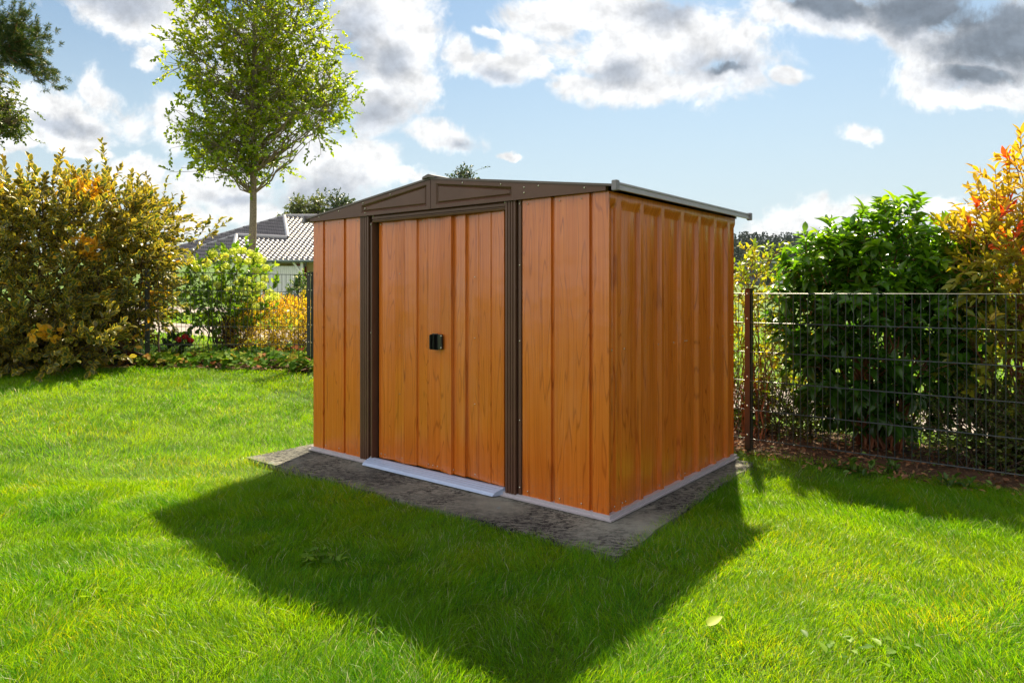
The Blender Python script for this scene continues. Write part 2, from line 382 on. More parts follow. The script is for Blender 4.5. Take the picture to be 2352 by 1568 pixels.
go = mesh_obj('ground', np.stack([X, Y, Z], -1).reshape(-1, 3), F, M['lawn'], smooth=True); tag(go, kind='structure')
def strip(name, pts0, pts1, mat, lift, n=60, kind='structure'):
    """sheet between two polylines, lying on the terrain"""
    V = []; 
    for k in range(n + 1):
        for j in range(7):
            a = np.array(pts0[0]) * (1 - k / n) + np.array(pts0[1]) * k / n; b = np.array(pts1[0]) * (1 - k / n) + np.array(pts1[1]) * k / n
            p = a * (1 - j / 6) + b * j / 6; V.append((p[0], p[1], float(terr(p[0], p[1])) + lift))
    F = np.array([(k * 7 + j, k * 7 + j + 1, (k + 1) * 7 + j + 1, (k + 1) * 7 + j) for k in range(n) for j in range(6)])
    o = mesh_obj(name, np.array(V), F, mat, smooth=True); tag(o, kind=kind); return o
def fp(s, off): return FA + U2 * s + V2 * off
strip('path', (fp(-26, 1.75), fp(9, 1.75)), (fp(-26, 3.7), fp(9, 3.7)), M['path'], .012, 160)
strip('road', (np.array([-40., 24.5]), np.array([-3., 24.5])), (np.array([-40., 30.]), np.array([-3., 30.])), M['path'], .03, 60)
strip('soil', (fp(-5.6, -.04), fp(6, -.04)), (fp(-5.2, 1.2), fp(6, 1.2)), M['soil'], .010, 160)
q0 = FC - FLn * .28; q1 = FC + FLd * 9 - FLn * .28
strip('garden_soil', (q0, q1), (FC + FLn * 1.1 + U2 * 0, FC + FLd * 9 + FLn * 1.1), M['soil'], .016, 100)
b = MB(); cs = [sh2w(*p) for p in SLAB]; c0 = sum(cs) / 4
# slab with a slightly ragged edge
ring = []
for k in range(4):
    a_, b_ = cs[k], cs[(k + 1) % 4]
    for q in range(24):
        p = a_ + (b_ - a_) * q / 24 + rng.normal(size=2) * .006; ring.append(p)
n = len(ring); Vv = [(c0[0], c0[1], -.002)] + [(p[0], p[1], -.004) for p in ring] + [(p[0], p[1], -.12) for p in ring]
Ff = [(0, 1 + k, 1 + (k + 1) % n) for k in range(n)] + [(1 + k, 1 + n + k, 1 + n + (k + 1) % n, 1 + (k + 1) % n) for k in range(n)]
b.add(Vv, Ff); o = b.build('concrete_pad', M['slab']); tag(o, kind='structure')

# ------------------------------------------------------------------ grass
gm = bpy.data.materials.new('grass'); gm.use_nodes = True; t = NT(gm.node_tree); t.n.clear()
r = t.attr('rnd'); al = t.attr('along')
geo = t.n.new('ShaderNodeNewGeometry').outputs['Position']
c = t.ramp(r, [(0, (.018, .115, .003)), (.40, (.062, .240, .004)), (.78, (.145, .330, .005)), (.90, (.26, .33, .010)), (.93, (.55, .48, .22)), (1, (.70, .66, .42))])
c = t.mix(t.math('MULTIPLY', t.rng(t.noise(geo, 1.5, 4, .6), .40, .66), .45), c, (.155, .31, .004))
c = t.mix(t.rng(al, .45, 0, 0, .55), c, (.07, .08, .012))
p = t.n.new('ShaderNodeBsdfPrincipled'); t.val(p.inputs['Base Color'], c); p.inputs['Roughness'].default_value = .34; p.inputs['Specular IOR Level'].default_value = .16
tr = t.n.new('ShaderNodeBsdfTranslucent'); t.val(tr.inputs[0], t.mix(t.rng(r, .905, .92), t.vmath('MULTIPLY', c, (3.1, 2.0, .5)), c))
mx = t.n.new('ShaderNodeMixShader'); mx.inputs[0].default_value = .52; t.l.new(p.outputs[0], mx.inputs[1]); t.l.new(tr.outputs[0], mx.inputs[2])
oo = t.n.new('ShaderNodeOutputMaterial'); t.l.new(mx.outputs[0], oo.inputs[0])
def inside_quad(x, y, quad):
    ok = np.ones(len(x), bool)
    for k in range(4):
        a_, b_ = quad[k], quad[(k + 1) % 4]; ok &= ((b_[0] - a_[0]) * (y - a_[1]) - (b_[1] - a_[1]) * (x - a_[0])) > 0
    return ok
def vnoise(x, y, s, seed):
    g = np.random.default_rng(seed); T = g.random((64, 64)); xi = x / s; yi = y / s
    x0 = np.floor(xi).astype(int); y0 = np.floor(yi).astype(int); fx = xi - x0; fy = yi - y0; fx = fx * fx * (3 - 2 * fx); fy = fy * fy * (3 - 2 * fy)
    a = T[x0 % 64, y0 % 64]; b = T[(x0 + 1) % 64, y0 % 64]; c = T[x0 % 64, (y0 + 1) % 64]; d = T[(x0 + 1) % 64, (y0 + 1) % 64]
    return (a * (1 - fx) + b * fx) * (1 - fy) + (c * (1 - fx) + d * fx) * fy
def grass(name, x, y, hmin, hmax, wfac, mat, seed):
    g = np.random.default_rng(seed); n = len(x)
    lean_a = vnoise(x, y, .35, 3) * 6.28 * 1.6 + g.normal(size=n) * 1.1
    hh = g.uniform(hmin, hmax, n) * (.7 + .6 * vnoise(x, y, .5, 5)) * (.75 + .5 * vnoise(x, y, .13, 8)); lean = np.abs(g.normal(size=n)) * .45 + .22
    dist = np.hypot(x, y); wd = np.maximum(.0021, dist * .00046) * g.uniform(.6, 1.2, n) * wfac
    dx = np.cos(lean_a); dy = np.sin(lean_a); sa = g.random(n) * 6.28; sx = np.cos(sa); sy = np.sin(sa)
    z0 = terr(x, y); V = np.zeros((n, 7, 3))
    for k, (f, wk) in enumerate(((0, 1.0), (.40, .9), (.75, .6))):
        bend = lean * f * f * 1.3; cx = x + dx * hh * bend; cy = y + dy * hh * bend; cz = z0 + hh * f * (1 - .25 * lean * f)
        V[:, k * 2, 0] = cx - sx * wd * wk / 2; V[:, k * 2, 1] = cy - sy * wd * wk / 2; V[:, k * 2, 2] = cz
        V[:, k * 2 + 1, 0] = cx + sx * wd * wk / 2; V[:, k * 2 + 1, 1] = cy + sy * wd * wk / 2; V[:, k * 2 + 1, 2] = cz
    V[:, 6, 0] = x + dx * hh * lean * 1.3; V[:, 6, 1] = y + dy * hh * lean * 1.3; V[:, 6, 2] = z0 + hh * (1 - .3 * lean)
    base = (np.arange(n) * 7)[:, None]
    tri = np.array([(0, 1, 3), (0, 3, 2), (2, 3, 5), (2, 5, 4), (4, 5, 6)])
    F = (base[:, None, :] + tri[None]).reshape(-1, 3)
    rnd = np.clip(g.random(n) * .8 + .05 + .30 * (vnoise(x, y, .8, 21) - .5) + .22 * (vnoise(x, y, .21, 22) - .5), 0, .9); dry = g.random(n) < .035 + .22 * np.clip(vnoise(x, y, .30, 13) - .66, 0, 1); rnd[dry] = g.uniform(.92, 1, dry.sum())
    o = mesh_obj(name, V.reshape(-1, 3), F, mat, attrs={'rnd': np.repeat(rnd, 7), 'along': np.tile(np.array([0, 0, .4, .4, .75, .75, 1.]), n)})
    return o
def scatter(n, x0, x1, y0, y1, test, seed):
    g = np.random.default_rng(seed); x = g.uniform(x0, x1, n); y = g.uniform(y0, y1, n); k = test(x, y, g.random(n)); return x[k], y[k]
slabw = [np.array(p) for p in cs]
shrink = [c0 + (p - c0) * .972 for p in slabw]
def lawn_test(dens):
    def f(x, y, q):
        k = (np.abs(x) < .80 * y + 1.0) & ~inside_quad(x, y, shrink)
        ed = foff(x, y) - .07 + .12 * vnoise(x, y, .3, 9) + .28 * (x < -2)
        k &= ed < 0
        bare = vnoise(x, y, .55, 31) > .80
        k &= ~(bare & (ed > -.9) & (q < .6)); return k & (q < dens(x, y))
    return f
x1_, y1_ = scatter(520000, -4, 4, 1.3, 4.4, lawn_test(lambda x, y: 1.0), 1)
x2_, y2_ = scatter(340000, -8, 5, 4.4, 9.2, lawn_test(lambda x, y: 1.0), 2)
go = grass('lawn', np.r_[x1_, x2_], np.r_[y1_, y2_], .030, .068, 1.0, gm, 5); tag(go, label='bright green mown lawn with fine upright blades and dry bits', cat='grass', kind='stuff')
def mead(x, y, q):
    fo = fence_off(x, y); fx = foff(x, y)
    return (fx > .9) & ((fo < 1.7) | (fo > 3.75)) & (np.abs(x) < .85 * y + 1) & ~((y > 24) & (y < 30.5) & (x < -3)) & (q < np.clip(9 / y, .05, 1) ** 1.5)
x3_, y3_ = scatter(170000, -16, 14, 5.0, 24, mead, 7)
go = grass('meadow_grass', x3_, y3_, .05, .12, 2.0, gm, 6); tag(go, label='sunlit grass beyond the wire fence', cat='grass', kind='stuff')

# ------------------------------------------------------------------ shed
def wood_mat():
    m = bpy.data.materials.new('wood_print'); m.use_nodes = True; t = NT(m.node_tree); p = t.n['Principled BSDF']
    co = t.n.new('ShaderNodeTexCoord').outputs['Object']
    # boards printed side by side: each gets its own offset
    sp = t.n.new('ShaderNodeSeparateXYZ'); t.l.new(co, sp.inputs[0])
    along = t.math('SUBTRACT', sp.outputs[0], t.math('MULTIPLY', sp.outputs[1], 1.0))
    bid = t.math('FLOOR', t.math('DIVIDE', along, .121))
    cb = t.n.new('ShaderNodeCombineXYZ'); t.val(cb.inputs[0], along); t.val(cb.inputs[1], t.math('MULTIPLY', bid, 3.7)); t.val(cb.inputs[2], t.math('ADD', sp.outputs[2], t.math('MULTIPLY', bid, .77)))
    base = cb.outputs[0]
    g1 = t.noise(t.mapping(base, scale=(8.5, 1, .62)), 1.0, 2, .40)
    rings = t.math('PINGPONG', t.math('MULTIPLY', g1, 30.0), 1.0)
    rl = t.rng(rings, .0, .24, 1, 0, True)
    fib = t.noise(t.mapping(base, scale=(210, 1, 3.0)), 1.0, 4, .7)
    fib2 = t.noise(t.mapping(base, scale=(60, 1, .8)), 1.0, 3, .6)
    c = t.mix(t.rng(fib2, .3, .7), (.50, .112, .009), (.62, .168, .020))
    c = t.mix(t.math('MULTIPLY', rl, t.rng(fib2, .25, .7, .30, .80)), c, (.28, .052, .004))
    c = t.mix(t.math('MULTIPLY', t.rng(fib, .52, .74), .36), c, (.26, .05, .004))
    sc_ = t.rng(t.noise(co, 2.3, 3), .3, .7, .93, 1.06); c = t.vmath('SCALE', c, sc_)
    dz = t.math('MULTIPLY', t.rng(sp.outputs[2], .02, .26, 1, 0, True), t.rng(t.noise(co, 38, 6, .75), .50, .66)); c = t.mix(t.math('MULTIPLY', dz, .30), c, (.16, .10, .055))
    sm = t.rng(t.noise(t.mapping(co, scale=(1, 1, .25)), 3.4, 6, .7), .52, .72); c = t.mix(t.math('MULTIPLY', sm, .10), c, (.60, .42, .28))
    t.val(p.inputs['Base Color'], c); t.val(p.inputs['Roughness'], t.rng(fib, .3, .7, .17, .28)); p.inputs['Specular IOR Level'].default_value = .65
    t.l.new(t.bump(t.math('ADD', t.math('MULTIPLY', fib, .6), t.math('MULTIPLY', t.noise(co, 2.2, 3), 9.0)), .10, .01), p.inputs['Normal']); return m
WOOD = wood_mat()
BROWN = plain('brown_coating', (.10, .046, .030), .38, 0, .32, .12, 5, .04, 6)
ROOFM = plain('roof_coating', (.10, .072, .062), .36, 0, .45, .1, 5, .04, 8)
TRIM = plain('lavender_grey_trim', (.34, .31, .37), .36, .1, .6, .08, 6); TRIM2 = plain('grey_cap', (.20, .18, .21), .4, 0, .5)
ALU = plain('galvanised_edge', (.50, .46, .50), .34, .30, .5, .08, 10)
RAMP = plain('bluish_metal', (.42, .50, .68), .38, .3, .5, .05, 12)
BLACK = plain('black_plastic', (.008, .008, .009), .28)
DARK = plain('painted_gap_shade', (.012, .006, .005), .7)
SCREW = plain('screw_zinc', (.62, .58, .48), .25, .9)
lc = sh2w(SW / 2, SD / 2)
shed = empty('garden_shed', (lc[0], lc[1], 0), TH, label='metal garden shed with orange wood-grain walls and brown sliding-door frame on the concrete pad', cat='shed')
def lm(a, o, z): return (a - SW / 2, o - SD / 2, z)       # front wall: along, inward offset
def lmr(s_, o, z): return (SW - o - SW / 2, s_ - SD / 2, z)  # right wall
def lml(s_, o, z): return (o - SW / 2, s_ - SD / 2, z)
def lmb(a, o, z): return (a - SW / 2, SD - o - SD / 2, z)
def lbox(mb, a0, a1, o0, o1, z0, z1, bev=0): mb.box(a0 - SW / 2, a1 - SW / 2, o0 - SD / 2, o1 - SD / 2, z0, z1, bev)
Z0 = .024
def groove(c, wd, dp=.012): return [(c - wd / 2 - .002, 0), (c - wd / 2, dp), (c + wd / 2, dp), (c + wd / 2 + .002, 0)]
b = MB(); b.extrude([(0.0, 0)] + groove(.128, .016) + [(.135 + .012, -.002), (.34, -.002), (.3575, 0)] + groove(.373, .020) + [(.395, -.002), (.54, -.002), (.561, .0)], Z0, SH, .006, lm)
b.build('front_panel', WOOD, shed)
b = MB(); b.extrude([(1.981, 0), (2.150, 0), (2.153, -.004), (2.182, -.004)] + [(2.184, .012), (2.204, .012), (2.206, 0)] + [(2.405, 0), (2.407, -.004), (2.430, -.004), (2.432, .012), (2.452, .012), (2.454, -.004), (SW, -.004)], Z0, SH, .006, lm)
b.build('front_panel', WOOD, shed)
# right side wall: embossed bays between ribs, rounded off under the eave
ribs = [(.075, .118), (.338, .368), (.592, .622), (.852, .888), (1.107, 1.140), (1.358, 1.395), (1.594, 1.633)]
def side_off(s_, z):
    bays = [(-.1, .072)] + [(ribs[k][1], ribs[k + 1][0]) for k in range(len(ribs) - 1)] + [(1.633, 1.95)]
    o = 0.0
    for a_, b_ in bays:
        if a_ < s_ < b_:
            e = min(s_ - a_, b_ - s_); d = min(1, e / .010); d = d * d * (3 - 2 * d); mid = (s_ - a_) / (b_ - a_)
            o = .026 * d - .013 * math.sin(math.pi * min(max(mid, 0), 1)) ** 1.2 * d
    if .118 < s_ < .30: o -= .004
    kz = min(max((1.668 - z) / .06, 0), 1); kz = kz * kz * (3 - 2 * kz); return o * kz
svals = sorted(set([0, .004] + [SD] + [round(q + e, 4) for a_, b_ in ribs for q in (a_, b_) for e in (-.014, -.009, -.005, -.0005, .0005, .005, .009, .014)] + list(np.round(np.linspace(0, SD, 60), 4))))
zvals = [Z0, .3, .7, 1.1, 1.4, 1.55, 1.60, 1.615, 1.626, 1.637, 1.648, 1.658, 1.668, SH]
V = [lmr(s_, side_off(s_, z), z) for z in zvals for s_ in svals] + [lmr(s_, .03, z) for z in zvals for s_ in svals]
ns, nz = len(svals), len(zvals); F = []
for j in range(nz - 1):
    for k in range(ns - 1):
        q = j * ns + k; F.append((q, q + 1, q + ns + 1, q + ns)); q += ns * nz; F.append((q, q + ns, q + ns + 1, q + 1))
mesh_obj('side_panel', V, F, WOOD, shed)
b = MB(); b.extrude([(0.004, 0)] + sum([groove(q, .02) for q in (.3, .6, .87, 1.1, 1.4)], []) + [(SD, 0)], Z0, SH, .006, lml); b.build('side_panel', WOOD, shed)
b = MB(); b.extrude([(0.01, 0)] + sum([groove(q, .02) for q in (.3, .6, .9, 1.2, 1.5, 1.8, 2.1, 2.4)], []) + [(SW - .01, 0)], Z0, SH, .006, lmb); b.build('back_panel', WOOD, shed)
# doors: shallow folded sheets, recessed
def door_prof(xs, offs, dp=.030): return [(x_, dp + o_) for x_, o_ in zip(xs, offs)]
def door(xs, base, tilt):
    P = []
    for k in range(len(xs) - 1):
        a_, c_ = xs[k], xs[k + 1]; lo, hi = tilt[k]
        P += [(a_ + .002, base + lo), (c_ - .002, base + hi)]
    return P
d1 = door([.705, .755, .866, .973, 1.077, 1.186, 1.290], .028, [(.004, .0), (0, .014), (.006, -.010), (-.006, .006), (.016, .0), (.004, .018)])
d2 = door([1.291, 1.410, 1.517, 1.622, 1.728, 1.835, 1.867], .026, [(.008, -.014), (.008, .000), (.016, .002), (.006, -.008), (-.002, -.012), (.002, .014)])
o1 = MB(); o1.extrude(d1, .045, 1.655, .008, lm); dl = o1.build('door', WOOD, shed)
o1 = MB(); o1.extrude(d2, .045, 1.655, .008, lm); dr_ = o1.build('door', WOOD, shed)
h = MB(); lbox(h, 1.243, 1.292, .005, .024, .812, .915, .003); lbox(h, 1.252, 1.268, -.028, .006, .816, .911, .005); lbox(h, 1.274, 1.284, -.016, .006, .816, .911, .003)
hd = h.build('handle', BLACK, shed); hd.parent = dl
h = MB(); lbox(h, 1.294, 1.336, .004, .018, .818, .912, .003); h2 = h.build('handle', BLACK, dr_)
b = MB(); lbox(b, .60, 1.96, .060, .066, .035, 1.69); b.build('gap_shade_sheet', DARK, shed)  # near-black sheet behind the doors, standing in for shade in the gaps
# jambs: ribbed brown posts
def ribpost(a0, a1, out, n):
    P = [(a0, .004), (a0 + .001, -out)]; ww = (a1 - a0) / n
    for k in range(1, n): xk = a0 + k * ww; P += [(xk - .004, -out), (xk - .002, -out + .006), (xk + .002, -out + .006), (xk + .004, -out)]
    P += [(a1 - .001, -out), (a1, .02)]; return P
b = MB(); b.extrude(ribpost(.561, .652, .016, 4), Z0, 1.705, .003, lm); b.build('door_post', BROWN, shed); b = MB(); b.extrude([(.666, .03), (.668, -.010), (.684, -.010), (.686, .04)], Z0, 1.655, .003, lm); b.build('door_jamb', BROWN, shed)
b = MB(); b.extrude(ribpost(1.868, 1.945, .018, 4), Z0, 1.705, .003, lm); b.build('door_post', BROWN, shed); b = MB(); b.extrude([(1.957, .03), (1.959, -.008), (1.976, -.008), (1.978, .01)], Z0, 1.705, .003, lm); b.build('door_jamb', BROWN, shed)
b = MB(); b.extrude([(0, 0)], 0, 0, 0) if False else None
hp = [(1.652, .010), (1.654, -.010), (1.664, -.012), (1.667, -.006), (1.672, -.006), (1.675, -.014), (1.690, -.014), (1.701, -.006), (1.703, .01)]
V = []; nn = len(hp)
for a_ in (.686, 1.869):
    V += [lm(a_, o_, z_) for z_, o_ in hp]
F = [(k, k + 1, nn + k + 1, nn + k) for k in range(nn - 1)] + [(nn - 1, 0, nn, 2 * nn - 1), tuple(range(nn - 1, -1, -1)), tuple(range(nn, 2 * nn))]
mesh_obj('door_track', V, F, BROWN, shed)
# gables
ZE, ZR = 1.722, 1.893
def roofz(a_): return ZE + (ZR - ZE) * (1 - abs(a_ - SW / 2) / (SW / 2 + .055))
def gable(xs, mp, sgn):
    """one embossed half"""
    (x0, x1) = xs; gb = MB(); y0 = -.034
    out = [(x0, 1.700), (x1, 1.700), (x1, roofz(x1) - .006), (x0, roofz(x0) - .006)]
    if abs(x1 - SW / 2) < .02: ix0, ix1 = x0 + .60, x1 - .035
    else: ix0, ix1 = x0 + .045, x1 - .62
    rr = [(ix0, 1.722), (ix1, 1.722), (ix1, roofz(ix1) - .032), (ix0, roofz(ix0) - .032)]
    e = .012; cxm = (ix0 + ix1) / 2
    inn = [(ix0 + e, 1.722 + e), (ix1 - e, 1.722 + e), (ix1 - e, roofz(ix1) - .032 - e), (ix0 + e, roofz(ix0) - .032 - e)]
    e2 = e + .008; pl = [(ix0 + e2, 1.722 + e2), (ix1 - e2, 1.722 + e2), (ix1 - e2, roofz(ix1) - .032 - e2), (ix0 + e2, roofz(ix0) - .032 - e2)]
    V = [mp(a_, y0, z_) for a_, z_ in out] + [mp(a_, y0, z_) for a_, z_ in rr] + [mp(a_, y0 + .011, z_) for a_, z_ in inn] + [mp(a_, y0 + .004, z_) for a_, z_ in pl] + [mp(a_, y0 + .030, z_) for a_, z_ in out]
    F = []
    for q in (0, 4, 8):
        for k in range(4): F.append((q + k, q + (k + 1) % 4, q + 4 + (k + 1) % 4, q + 4 + k))
    F.append((12, 13, 14, 15)); F.append((16, 19, 18, 17))
    for k in range(4): F.append((k, 16 + k, 16 + (k + 1) % 4, (k + 1) % 4))
    gb.add(V, F); return gb
for xs in ((0.0, SW / 2 - .002), (SW / 2 + .002, SW - .002)):
    gable(xs, lm, 1).build('gable_panel', BROWN, shed); gable(xs, lmb, 1).build('gable_panel', BROWN, shed)
# roof sheets
OV, OF, OB = .050, .040, .13
def rz(a_): return roofz(a_)
for (a0, a1) in ((-OV, SW / 2), (SW / 2, SW + OV)):
    b = MB(); n = 5; ys = list(np.linspace(-OF, SD + OB, 17))
    V = []
    for th in (.0, -.012):
        for k, yy in enumerate(ys):
            for a_ in (a0, (a0 + a1) / 2, a1):
                rib = .010 if k % 3 == 1 else 0; V.append(lm(a_, yy, roofz(min(max(a_, -.055), SW + .055)) + .006 + rib + th))
    F = []; m = len(ys)
    for k in range(m - 1):
        for j in (0, 1):
            q = k * 3 + j; F.append((q, q + 1, q + 4, q + 3)); q += 3 * m; F.append((q, q + 3, q + 4, q + 1))
    def rimface(a_, b_): F.append((a_, b_, b_ + 3 * m, a_ + 3 * m))
    for k in range(m - 1): rimface(k * 3, (k + 1) * 3); rimface(k * 3 + 2, (k + 1) * 3 + 2)
    rimface(0, 1); rimface(1, 2); rimface(3 * m - 3, 3 * m - 2); rimface(3 * m - 2, 3 * m - 1)
    b.add(V, F); b.build('roof', ROOFM, shed)
# eave trims, end caps and ridge cap
for side in (0, 1):
    a0 = -OV - .014 if side == 0 else SW + OV; b = MB()
    ep = [(0, -.019), (.014, -.019), (.014, -.004), (.009, -.001), (.009, .007), (.014, .010), (.014, .019), (0, .023)]
    if not side: ep = [(.014 - x_, z_) for x_, z_ in ep]
    V = []; nn = len(ep)
    for yy in (-OF + .004, SD + OB - .004): V += [lm(a0 + x_, yy, ZE - .002 + z_) for x_, z_ in ep]
    F = [(k, (k + 1) % nn, nn + (k + 1) % nn, nn + k) for k in range(nn)] + [tuple(range(nn)), tuple(range(2 * nn - 1, nn - 1, -1))]
    b.add(V, F); b.build('eave_trim', TRIM, shed)
    for yy in (-OF - .012, SD + OB - .022):
        b = MB(); lbox(b, a0 - .008, a0 + .024, yy, yy + .032, ZE - .028, ZE + .024, .003); b.build('end_cap', TRIM2, shed)
b = MB(); V = []; 
for yy in (-OF - .016, SD + OB + .01):
    for (da, dz) in ((-.055, -.004), (-.05, .010), (0, .024), (.05, .010), (.055, -.004), (0, .004)): V.append(lm(SW / 2 + da, yy, ZR + dz + (-.0 if da == 0 else 0)))
b.add(V, [(k, (k + 1) % 6, 6 + (k + 1) % 6, 6 + k) for k in range(6)] + [(0, 1, 2, 5), (2, 3, 4, 5), (6, 11, 8, 7), (8, 11, 10, 9)]); b.build('ridge_cap', ROOFM, shed)
# base frame and threshold
b = MB()
lbox(b, -.012, SW + .012, -.012, .02, .002, .027, .002); lbox(b, -.026, SW + .026, -.026, -.0122, .0, .010, .001)
lbox(b, SW - .02, SW + .0118, .0205, SD + .01, .002, .027, .002); lbox(b, SW + .0122, SW + .026, -.0118, SD + .01, .0, .010, .001)
lbox(b, -.0118, .02, .0205, SD + .01, .002, .027); lbox(b, .0205, SW - .0205, SD - .02, SD + .0098, .002, .027)
b.build('base_frame', ALU, shed)
b = MB(); tp = [(.012, .044), (-.012, .043), (-.015, .040), (-.030, .037), (-.033, .034), (-.046, .030), (-.049, .027), (-.062, .020), (-.064, .016), (-.072, .008), (-.073, .004)]
V = []; nn = len(tp)
for a_ in (.655, 1.855): V += [lm(a_ + (0 if a_ < 1 else y_ * .5), y_, z_) for y_, z_ in tp]
V += [lm(.655, .012, .002), lm(1.855, .012, .002)]
F = [(k, k + 1, nn + k + 1, nn + k) for k in range(nn - 1)] + [tuple(range(nn - 1, -1, -1)) + (2 * nn,), tuple(range(nn, 2 * nn)) + (2 * nn + 1,)]
b.add(V, F); b.build('threshold', RAMP, shed)
# screws
def dots(pts, mp, parent, r_=.0042, axis=1):
    for a_, o_, z_ in pts:
        b = MB(); b.ball(mp(a_, o_, z_), r_, .6, axis, 8, 4); b.build('screw', SCREW, parent, True)
dots([(a_, -.004, z_) for z_ in (.055, 1.675) for a_ in (.155, .31, .52, 2.02, 2.24, 2.38)] + [(.552, -.004, z_) for z_ in (.5, .9, 1.3)], lm, shed)
dots([(1.970, -.012, z_) for z_ in (.07, .45, .9, 1.33, 1.68)] + [(.676, -.014, z_) for z_ in (.05, .9, 1.64)] + [(.70, -.014, 1.695), (1.862, -.014, 1.695)], lm, shed, .005)
dots([(a_, -.036, roofz(a_) - .020) for a_ in (.12, .35, .62, .9, 1.55, 1.85, 2.12, 2.42)] + [(2.02, -.036, 1.735), (2.02, -.036, 1.765), (.64, -.036, 1.72), (.64, -.036, 1.75)], lm, shed, .005)
dots([(a_, .020, z_) for a_, z_ in ((.93, .5), (.93, .89), (.93, 1.30), (1.60, .5), (1.60, .90), (1.60, 1.27))] + [(a_, .022, .075) for a_ in (.74, .78, .95, 1.20, 1.24, 1.28, 1.42, 1.60, 1.84)] + [(a_, .018, 1.64) for a_ in (.74, 1.15, 1.25, 1.80)], lm, shed)
dots([(s_, .006, .875) for s_ in (.035, .13, .165, .56, .76, .915, .945, 1.30, 1.52, 1.66, 1.70)] + [(s_, .002, 1.68) for s_ in (.03, .10, .13, .56, .76, .87, .915, 1.30, 1.52, 1.68)] + [(s_, -.002, .06) for s_ in (.05, .13, .165, .56, .84, .90)], lmr, shed, .0045, 0)
for z_ in (.828, .902):
    b = MB(); b.ball(lm(1.331, .002, z_), .0055, .5); b.build('screw', SCREW, dr_, True)

# ------------------------------------------------------------------ wire fences
FENCE = plain('anthracite_coating', (.022, .030, .034), .32, 0, .6)
STRIPB = plain('brown_clamp_strip', (.036, .023, .019), .35, 0, .5)
GREENP = plain('dark_green_post', (.010, .022, .016), .35, 0, .5)
def post(mb, p, d, z0, z1, wd=.04, dp=.06):
    nrm = np.array([-d[1], d[0]]); V = []
    for z in (z0, z1):
        for (i_, j_) in ((-1, -1), (1, -1), (1, 1), (-1, 1)): q = np.array(p) + d * i_ * wd / 2 + nrm * j_ * dp / 2; V.append((q[0], q[1], z))
    mb.add(V, [(3, 2, 1, 0), (4, 5, 6, 7), (0, 1, 5, 4), (1, 2, 6, 5), (2, 3, 7, 6), (3, 0, 4, 7)])
def wire_panel(root, a, b_, za, zb, hgt=1.085, gap=.217):
    """double-wire mesh between two points with bottom heights za, zb"""
    a = np.array(a); b_ = np.array(b_); Ln = np.linalg.norm(b_ - a); d = (b_ - a) / Ln; nv = int(Ln / .05); paths = []
    nrm = np.array([-d[1], d[0]])
    for k in range(6):
        for s_ in (-.0055, .0055):
            p = [np.r_[a + nrm * s_, za + gap * k], np.r_[b_ + nrm * s_, zb + gap * k]]; paths.append((p, .0036, .0036))
    for k in range(nv + 1):
        q = a + d * (k * .05 + .02)
        if (k * .05 + .02) > Ln: break
        zz = za + (zb - za) * (k * .05) / Ln; paths.append(([np.r_[q, zz - .012], np.r_[q, zz + hgt + .004]], .0026, .0026))
    V, F = tubes(paths, 6); V = V - np.array(root.location)
    return mesh_obj('wire_mesh', V, F, FENCE, root)
def fence_post(root, p, d, z0, z1, stripmat, side=-1, n=6, zb=.08, wd=.042):
    """post > clamp strip (> screws), cap"""
    loc = np.array(root.location)
    nrm = np.array([-d[1], d[0]]) * side; nrm = nrm if nrm[1] < 0 else -nrm
    mb = MB(); post(mb, np.array(p) - nrm * .028, d, z0 - .1, z1, wd, .05); mb.V = [tuple(np.array(v) - loc) for v in mb.V]
    po = mb.build('post', GREENP if stripmat is STRIPB else FENCE, root)
    mb = MB(); post(mb, np.array(p) + nrm * .008 - d * .0, d, z0 + .04, z1 - .005, wd * .92, .006); mb.V = [tuple(np.array(v) - loc) for v in mb.V]
    st = mb.build('clamp_strip', stripmat, po)
    mb = MB(); post(mb, np.array(p) - nrm * .02, d, z1, z1 + .008, wd + .03, .085); mb.V = [tuple(np.array(v) - loc) for v in mb.V]
    mb.build('cap', FENCE, po)
    for k in range(n):
        mb = MB(); q = np.array(p) + nrm * .012; mb.ball(np.r_[q, zb + .030 + .217 * k + (-.03 if k == n - 1 else 0)] - loc, .0095, .7)
        mb.build('screw', SCREW, po, True)
    return po
ZF = lambda p: float(terr(p[0], p[1]))
corner2 = FC + U2 * .06 - FLn * .0
fr = empty('wire_fence', (FA[0], FA[1], 0), 0, label='dark double-wire garden fence running behind the shed and in front of the laurel', cat='fence')
prev = None
pts = [FA + U2 * 2.5 * k for k in (3, 2, 1, 0)] + [FA - U2 * 1.8, FA - U2 * 3.62, corner2]
zb_ = [.08, .08, .08, .08, .12, .2, .30]
for k in range(len(pts) - 1): wire_panel(fr, pts[k], pts[k + 1], zb_[k], zb_[k + 1])
for k, p in enumerate(pts):
    fence_post(fr, p, U2, ZF(p), zb_[k] + 1.12, STRIPB if k < 4 else FENCE, zb=zb_[k])
fl = empty('wire_fence', (FC[0], FC[1], ZF(FC)), 0, label='anthracite wire fence left of the shed in front of the hydrangea and variegated hedge', cat='fence')
lp = [FC - U2 * .02, FC + FLd * 1.86, FC + FLd * 4.36, FC + FLd * 6.86, FC + FLd * 9.3]; lz = [.305, .335, .345, .345, .345]
for k in range(len(lp) - 1): wire_panel(fl, lp[k], lp[k + 1], lz[k], lz[k + 1])
for k, p in enumerate(lp): fence_post(fl, p, FLd, ZF(p), lz[k] + 1.11, FENCE, zb=lz[k])

